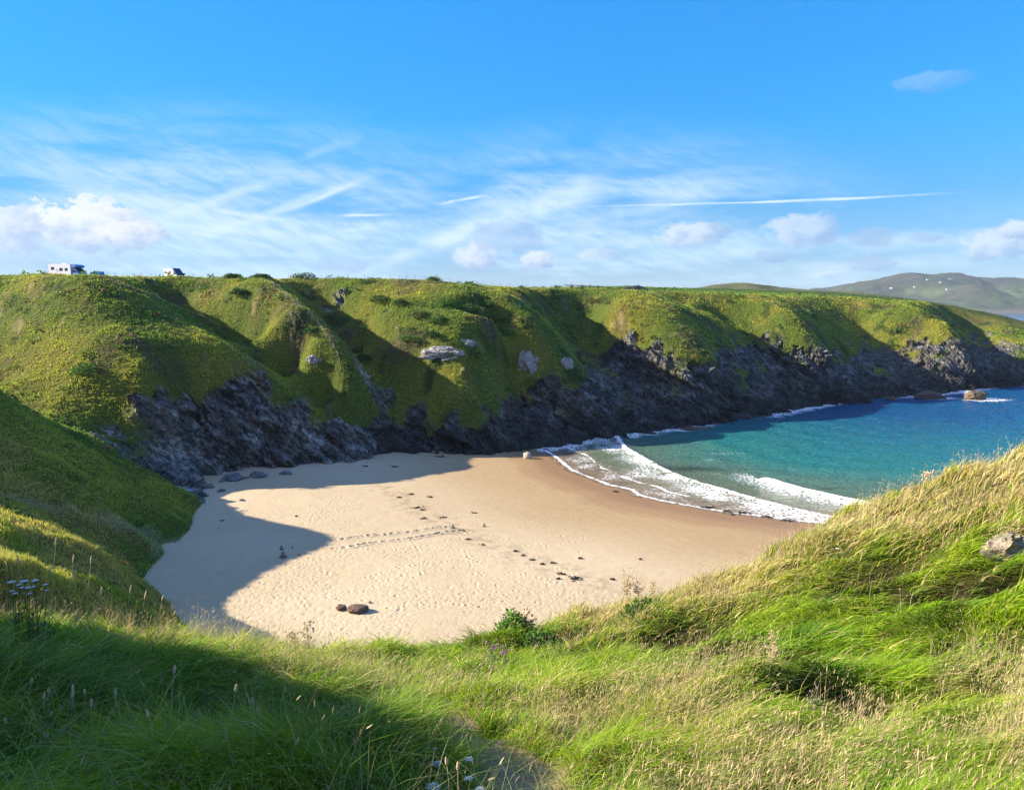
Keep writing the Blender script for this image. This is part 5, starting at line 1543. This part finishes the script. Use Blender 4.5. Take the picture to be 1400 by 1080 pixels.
# seaweed thrown up along the tide lines, each heap its own
def seaweed(px, py, sx_, label, seed, ht=.16):
    g = np.random.default_rng(seed); p = on_sand(px, py); m = MB()
    for k_ in range(int(9 + sx_ * 7)):
        a = g.uniform(-.5, .5) + (math.pi if g.uniform() < .5 else 0); L = g.uniform(.3, .7) * sx_ * .6
        c = np.array([g.normal(0, sx_ * .22), g.normal(0, sx_ * .16), 0])
        ps = [(c[0] + math.cos(a) * L * t - L * .5 * math.cos(a), c[1] + math.sin(a) * L * t * .6 + .10 * math.sin(4 * t + a), .02 + ht * (math.sin(math.pi * t)) * g.uniform(.4, 1.1)) for t in (0, .25, .5, .75, 1)]
        m.tube(ps, [.02, .055, .075, .05, .015], 5)
    o = m.build('seaweed_heap', M_WEED); o.location = p; o.scale = (.8, .8, .8); o.rotation_euler.z = g.uniform(-.5, .5)
    return tag(o, label, 'seaweed', 'seaweed along the tide lines')


sw_list = [(785, 796, 2.1, 'largest black seaweed heap on the dry sand, nearest the flowering hedge parsley'), (768, 789, 1.4, 'long seaweed heap up and left of the largest one'), (757, 773, 1.0, 'seaweed heap halfway along the lower tide line'),
           (763, 796, .8, 'small seaweed scrap left of the largest heap'), (741, 775, .8, 'seaweed scrap left of the middle of the lower tide line'), (728, 769, .7, 'seaweed scrap in the lower tide line, left part'), (705, 757, .9, 'seaweed at the upper left end of the lower tide line'),
           (793, 766, .8, 'seaweed scrap alone to the right of the lower tide line'), (837, 796, .8, 'seaweed scrap farthest right on the dry sand'), (875, 767, .5, 'speck of seaweed on the smooth sand right of the tide line'), (715, 763, .6, 'seaweed speck beside the upper end of the lower tide line'),
           (563, 678, 1.5, 'seaweed at the far end of the upper tide line'), (545, 683, 1.2, 'seaweed left of the far end of the upper tide line'), (588, 682, 1.3, 'seaweed right of the upper tide line in full sun'), (570, 697, 1.6, 'seaweed heap in the middle of the upper tide line'), (578, 700, 1.1, 'seaweed beside the middle heap of the upper tide line'),
           (580, 712, 1.2, 'seaweed at the near end of the upper tide line'), (606, 710, 1.3, 'seaweed between the upper tide line and the cairn'), (648, 703, .9, 'seaweed scrap on the open golden sand'), (633, 729, 1.1, 'seaweed just right of the trail ends'), (640, 741, .9, 'seaweed below the trail ends'), (660, 748, .8, 'seaweed scrap in the speckled band below the trail ends'),
           (828, 655, 1.6, 'seaweed on brown wet sand near the far swash'), (842, 670, 1.3, 'small seaweed on the wet sand edge'), (967, 691, 2.6, 'long black seaweed lying in the swash'), (994, 696, 1.5, 'seaweed in the swash, between two longer pieces'), (1016, 698, 3.2, 'longest black seaweed in the swash'), (1051, 704, 2.4, 'black seaweed in the swash close to the grassy slope'), (1078, 709, 2.2, 'seaweed in the swash nearest the grassy slope'), (1002, 701, 1.0, 'seaweed scrap on the swash edge'),
           (500, 640, 1.8, 'dark weed on shaded sand left of the far cliff foot'), (538, 640, 2.0, 'dark weed on shaded sand under the far cliff'), (602, 625, 2.6, 'dark weed lying against the foot of the far cliff'), (405, 711, .6, 'weed scrap on sunlit sand above the shade edge')]
for i, (px, py, sz_, lb) in enumerate(sw_list): seaweed(px, py, sz_, lb, 500 + i)


# ------------------------------------------------------------------ single plants near the viewpoint
def at_px(px, py, D):
    p = Wp(px, py, D); return p


def umbel_plant(px, py, D, head, height, label, group, mat=M_PETAL, heads=1, seed=0):
    """flat white flower heads on ribbed stems; (px, py, D) is the top head"""
    t = Vector(Wp(px, py, D)); g = np.random.default_rng(seed)
    gz_ = float(H(np.array([t.x]), np.array([t.y]))[0]); gz_ = min(gz_, t.z - height * .5)
    r = empty('umbel_plant', (t.x, t.y, gz_), 0, label, 'flower', group)
    st = MB()
    for k_ in range(heads):
        off = Vector((0, 0, t.z - gz_)) if k_ == 0 else Vector((g.uniform(-.14, .14), g.uniform(-.1, .1), (t.z - gz_) - g.uniform(.02, .14)))
        hd = head * (1 if k_ == 0 else g.uniform(.55, .95))
        st.tube([(off.x * .2, off.y * .2, 0), (off.x * .5, off.y * .5, off.z * .55), (off.x, off.y, off.z - hd * .35)], [.005, .004, .003], 5)
        fl = MB()
        for j in range(26):
            a = j * 2.4; rr_ = hd * .5 * math.sqrt((j + .5) / 26); c = Vector((off.x + rr_ * math.cos(a), off.y + rr_ * math.sin(a), off.z + .10 * hd * (1 - (rr_ / (hd * .5)) ** 2) + g.uniform(-.003, .003)))
            st.tube([(off.x, off.y, off.z - hd * .35), tuple(c)], .0012, 3)
            for b in range(5):
                an = b * 1.26 + j; q = hd * .075
                fl.add([(c.x, c.y, c.z + .002), (c.x + q * math.cos(an - .5), c.y + q * math.sin(an - .5), c.z + .004), (c.x + q * 1.3 * math.cos(an), c.y + q * 1.3 * math.sin(an), c.z), (c.x + q * math.cos(an + .5), c.y + q * math.sin(an + .5), c.z + .004)], [(0, 1, 2, 3)])
        fl.build('flower_head', mat, r)
    lf = MB()
    for k_ in range(7):
        a = g.uniform(0, 6.28); z = g.uniform(.1, .6) * (t.z - gz_); L = g.uniform(.06, .13)
        for s in (-.35, 0, .35):
            d = Vector((math.cos(a + s), math.sin(a + s), .25)); n_ = Vector((-d.y, d.x, 0)) * .25
            lf.add([(0, 0, z), tuple(d * L * .5 + n_ * L * .5 + Vector((0, 0, z))), tuple(d * L + Vector((0, 0, z - .01))), tuple(d * L * .5 - n_ * L * .5 + Vector((0, 0, z)))], [(0, 1, 2, 3)])
    st.build('stem', M_STEM, r); lf.build('leaf', M_STEM, r)
    return r


umb = [(597, 1044, 4.6, .062, 'rounded white flower head in the shade left of the path'), (641, 1038, 4.7, .058, 'tall white flower head in shade just left of the path'), (641, 1064, 4.4, .052, 'white flower head below the tall one beside the path'),
       (592, 1076, 4.2, .085, 'broad white flower head at the bottom edge of the picture'), (656, 1079, 4.2, .05, 'white flower head at the bottom edge closest to the path'), (594, 1024, 4.9, .045, 'greyish faded flower head above the white ones by the path')]
for i, (px, py, D, hd, lb) in enumerate(umb): umbel_plant(px, py, D, hd, .3, lb, 'white umbels beside the path', heads=2 if i in (0, 3) else 1, seed=700 + i)
wf = [(860, 1067, 5.4, .045, 'largest white bloom in the sunny grass right of the path'), (888, 1064, 5.5, .03, 'small white bloom right of the largest sunny one'), (934, 1075, 5.3, .034, 'white bloom farthest right along the bottom edge'), (656, 901, 13.0, .07, 'single white bloom in bright grass below the leafy bush'),
      (1026, 944, 8.2, .04, 'white bloom among fallen pale grass on the right'), (1145, 750, 14.5, .08, 'white bloom high on the straw coloured slope'), (1390, 749, 12.2, .06, 'white bloom at the right edge of the slope')]
for i, (px, py, D, hd, lb) in enumerate(wf): umbel_plant(px, py, D, hd, .25, lb, 'white blooms in the sunny grass', seed=720 + i)
for i, (px, hd, lb) in enumerate(((16, .06, 'flat white flower head at the left edge of the near grass'), (33, .065, 'flat white flower head, middle of three at the left'), (48, .055, 'flat white flower head, rightmost of three at the left'))):
    umbel_plant(px, 796 - i, 6.4, hd, .5, lb, 'flat white flowers at the left', heads=4, seed=740 + i)
for i, (px, py, lb) in enumerate(((33, 828, 'yellow flower spray at the left, upper one'), (45, 836, 'yellow flower spray at the left, right one'), (22, 846, 'yellow flower spray at the left, lower one'))):
    umbel_plant(px, py, 6.6, .10, .4, lb, 'yellow flowers at the left', M_YPETAL, 3, 750 + i)


def dry_stalk(px0, py0, px1, py1, D, hl, label, seed, fat=.011):
    """one dry stem leaning from its root towards its seed head"""
    g = np.random.default_rng(seed)
    top = Vector(Wp(px1, py1, D)); foot = Vector(Wp(px0, py0, D + .02))
    gz_ = float(H(np.array([foot.x]), np.array([foot.y]))[0])
    dirn = (top - foot)
    if foot.z > gz_: foot = foot - Vector((dirn.x * .2, 0, foot.z - gz_))
    r = empty('dry_stalk', tuple(foot), 0, label, 'seed head', 'dry seed heads in the shaded grass')
    t = top - foot; bend = Vector((t.y, -t.x, 0)) * g.uniform(-.12, .12) + Vector((g.uniform(-.02, .02), 0, .02))
    ps = [Vector((0, 0, 0)), t * .35 + bend * .7, t * .7 + bend, t]
    MB().tube([tuple(p) for p in ps], [.0026, .0022, .0018, .0015], 5).build('stem', M_DRYST, r, True)
    d = (ps[3] - ps[2]).normalized()
    prof = [(0, .3), (.12, .8), (.35, 1.0), (.65, .95), (.88, .6), (1, .15)]
    MB().tube([tuple(t + d * (hl * (a - .1))) for a, b in prof], [fat * b * .5 for a, b in prof], 7).build('seed_head', M_DRYHD, r, True)
    return r


ds = [(47, 970, 42, 935, 'upright brown head at the left, above the cluster'), (63, 1000, 60, 955, 'brown head in the left cluster, upper left'), (70, 985, 66, 948, 'brown head of the left cluster, topmost'), (104, 985, 100, 945, 'brown head left of the middle, upper'), (95, 1000, 99, 953, 'brown head just under the upper middle one'),
      (70, 1015, 68, 980, 'fat brown head lowest in the left cluster'), (118, 1010, 114, 985, 'drooping pale head in the middle of the shade'), (112, 1000, 116, 950, 'thin head beside the middle pair'), (128, 1000, 125, 965, 'short brown head in the middle of the shade'), (155, 1000, 158, 950, 'brown head on a long stem right of middle'),
      (6, 985, 3, 960, 'brown head at the left border in shade'), (12, 1035, 8, 990, 'brown head at the left border, low'), (65, 1040, 63, 1010, 'little brown head low at the left'), (48, 1050, 47, 1015, 'thin brown head low at the left, leaning'), (200, 1000, 154, 990, 'pale head bent over to the left on a long stem'),
      (205, 1040, 203, 980, 'dark dry stalk standing in the middle shade'), (230, 1035, 238, 920, 'tall brown head at the edge of the light'), (300, 1040, 322, 945, 'pale head on a long stem leaning into light'), (318, 880, 318, 890, 'bent brown head in the sunlit fringe'), (350, 990, 346, 962, 'pale slender head right of the shade middle'), (348, 1000, 352, 975, 'brown head on the right of the shade'),
      (340, 1070, 345, 1018, 'dead flower stalk low in the shade, right part'), (250, 1075, 260, 1050, 'broken dry stalk low in the shade'), (270, 1060, 272, 1032, 'short dry head low in the shade'), (398, 1060, 404, 1018, 'pale slender head above the dark bottom grass'), (655, 1080, 668, 1066, 'slender straw head at the bottom beside the path'), (612, 1075, 611, 1045, 'brown head between white flowers'), (624, 1070, 626, 1052, 'short brown head between white flowers and path'),
      (165, 860, 178, 810, 'tall straw head rising over the left mound'), (70, 850, 76, 745, 'tallest dry stalk against the shaded left mounds'), (118, 850, 124, 770, 'tall straw head left of the twin pair'), (95, 860, 100, 768, 'curved straw head before the shaded mounds'), (105, 860, 102, 790, 'short straw head under the curved one'), (130, 860, 138, 812, 'straw head leaning right before the mound'),
      (22, 840, 25, 770, 'straw head at the left before the path mound'), (8, 840, 9, 780, 'straw head at the left border above white flowers'), (200, 885, 222, 820, 'arching straw head near the mound tip'), (190, 880, 198, 818, 'straw head beside the arching one'), (60, 860, 67, 785, 'straw head above the flowers at the left')]
for i, (a, b, c, d_, lb) in enumerate(ds):
    D = (4.6 if b > 930 else 6.6) + rng.uniform(-.3, .3) - (0.5 if b > 1030 else 0)
    dry_stalk(a, b, c, d_, D, .055 if b > 880 else .085, lb, 800 + i, .017 if b > 880 else .014)


def tall_weed(name, px, py, D, h, label, seed, mat, head, n=9, leaf=.05, green=True):
    """branching upright plant: one stem, side shoots with flower knobs, small leaves"""
    g = np.random.default_rng(seed); x = D * (px - 700) / FPX / .965
    z = float(H(np.array([x]), np.array([D]))[0]); r = empty(name, (x, D, z - .03), 0, label, 'plant')
    st = MB(); fl = MB(); lf = MB(); st.tube([(0, 0, 0), (.02, 0, h * .5), (.0, .02, h)], [.008, .006, .003], 5)
    for k_ in range(n):
        f = g.uniform(.35, .95); a = g.uniform(0, 6.28); L = h * g.uniform(.15, .34)
        e = Vector((math.cos(a) * L * .6, math.sin(a) * L * .6, h * f + L * .8)); st.tube([(0, 0, h * f), (e.x * .6, e.y * .6, h * f + L * .35), tuple(e)], [.004, .003, .002], 4)
        for j in range(3):
            c = e + Vector(g.normal(0, head * .9, 3)); fl.tube([tuple(c - Vector((0, 0, head * .5))), tuple(c), tuple(c + Vector((0, 0, head * .5)))], [head * .25, head * .5, head * .3], 6)
    for k_ in range(n * 4):
        f = g.uniform(.05, .8); a = g.uniform(0, 6.28); L = leaf * g.uniform(.6, 1.5) * 2; d = Vector((math.cos(a), math.sin(a), g.uniform(-.2, .6))); s = Vector((-d.y, d.x, 0)) * .2
        b = Vector((0, 0, h * f)); lf.add([tuple(b), tuple(b + d * L * .5 + s * L), tuple(b + d * L), tuple(b + d * L * .5 - s * L)], [(0, 1, 2, 3)])
    st.build('stem', M_STEM if green else M_DRYST, r); fl.build('flower_head', mat, r); lf.build('leaf', M_STEM if green else M_DRYST, r)
    return r


tall_weed('thistle', 672, 940, 10.5, .50, 'leafy thistle with grey buds standing in the middle grass', 901, M_PINK, .028, 9, .05)
tall_weed('thistle', 690, 950, 10.2, .42, 'shorter thistle just right of the leafy one', 902, M_PINK, .026, 7, .05)
tall_weed('hedge_parsley', 857, 836, 17.6, .85, 'tall feathery seeding plant on the brow against the sand', 903, M_DRYHD, .03, 20, .05, False)
tall_weed('hedge_parsley', 872, 832, 17.6, .6, 'shorter feathery plant right beside the tall one on the brow', 904, M_DRYHD, .028, 14, .05, False)
tall_weed('hedge_parsley', 893, 824, 18, .55, 'feathery plant farthest right on the brow against the sand', 905, M_DRYHD, .028, 12, .04, False)
tall_weed('dock_plant', 719, 862, 17, .65, 'reddish dock beside the leafy dark bush', 906, M_DRYHD, .06, 7, .06, False)
tall_weed('dock_plant', 418, 886, 14.5, .6, 'red brown dock spike on the brow above the shaded sand', 907, M_DRYHD, .05, 6, .05, False)
tall_weed('hedge_parsley', 399, 885, 14.5, .45, 'pale seeding plant on the brow left of the red dock', 908, M_DRYHD, .04, 9, .04, False)
tall_weed('hedge_parsley', 1258, 662, 17.4, .5, 'feathery plant on the skyline of the straw slope', 909, M_DRYHD, .045, 10, .04, False)
tall_weed('thistle', 1120, 1010, 6.4, .34, 'purple headed thistle in pale grass at the lower right', 910, M_PINK, .013, 7, .04)
tall_weed('dock_plant', 1058, 960, 8.0, .42, 'brown dock standing among pale fallen grass', 911, M_DRYHD, .018, 9, .05, False)
p = on_land(703, 17.0); bush('bramble_bush', p - Vector((0, 0, .1)), (.95, .85, .62), .10, (.10, .20, .03), 950, 1500, 'leafy dark green bush on the brow in front of the sand', 'bush')
p = on_land(738, 16.2); bush('bramble_bush', p - Vector((0, 0, .1)), (1.1, .9, .42), .12, MG, 951, 1000, 'low dark bush in the dip right of the leafy one', 'bush')
p = on_land(895, 15.0); bush('bramble_bush', p - Vector((0, 0, .1)), (.9, .8, .36), .1, MG, 952, 800, 'low dark bush in the hollow behind pale grass', 'bush')


# white houses far off on the mountain side
def house(px, py, D, L, label):
    p = Wp(px, py, D); r = empty('house', (p[0], p[1], p[2] - 3), rng.uniform(-.6, .3), label, 'house', 'white houses on the mountain')
    MB().box((0, 0, 2.2), (L, 7, 4.4)).build('wall', M_WHOUSE, r)
    MB().prism([(-L / 2 - .4, 4.4), (L / 2 + .4, 4.4), (L / 2 + .4, 4.6), (L / 2, 7), (-L / 2, 7), (-L / 2 - .4, 4.6)], -3.8, 3.8).build('roof', M_SLATE, r)
    MB().box((L / 2 - 1.5, 0, 7.5), (1.2, 1.2, 1.8)).build('chimney', M_WHOUSE, r)
    return r


for px, py, D, L, lb in ((1218, 394, 4100, 14, 'white house lowest and farthest left on the mountain'), (1251, 392.5, 4200, 14, 'white house in the middle of the mountain fields'), (1268, 382.5, 4500, 12, 'white house high on the mountain, left of the top one'), (1299.5, 381.5, 4500, 18, 'topmost white house on the mountain'), (1285, 386, 4400, 13, 'white house just below the topmost one'), (1295, 395.5, 4150, 12, 'white house right of the mountain fields'), (1360, 410.5, 3950, 14, 'white house low near the far shore')):
    house(px, py, D, L, lb)
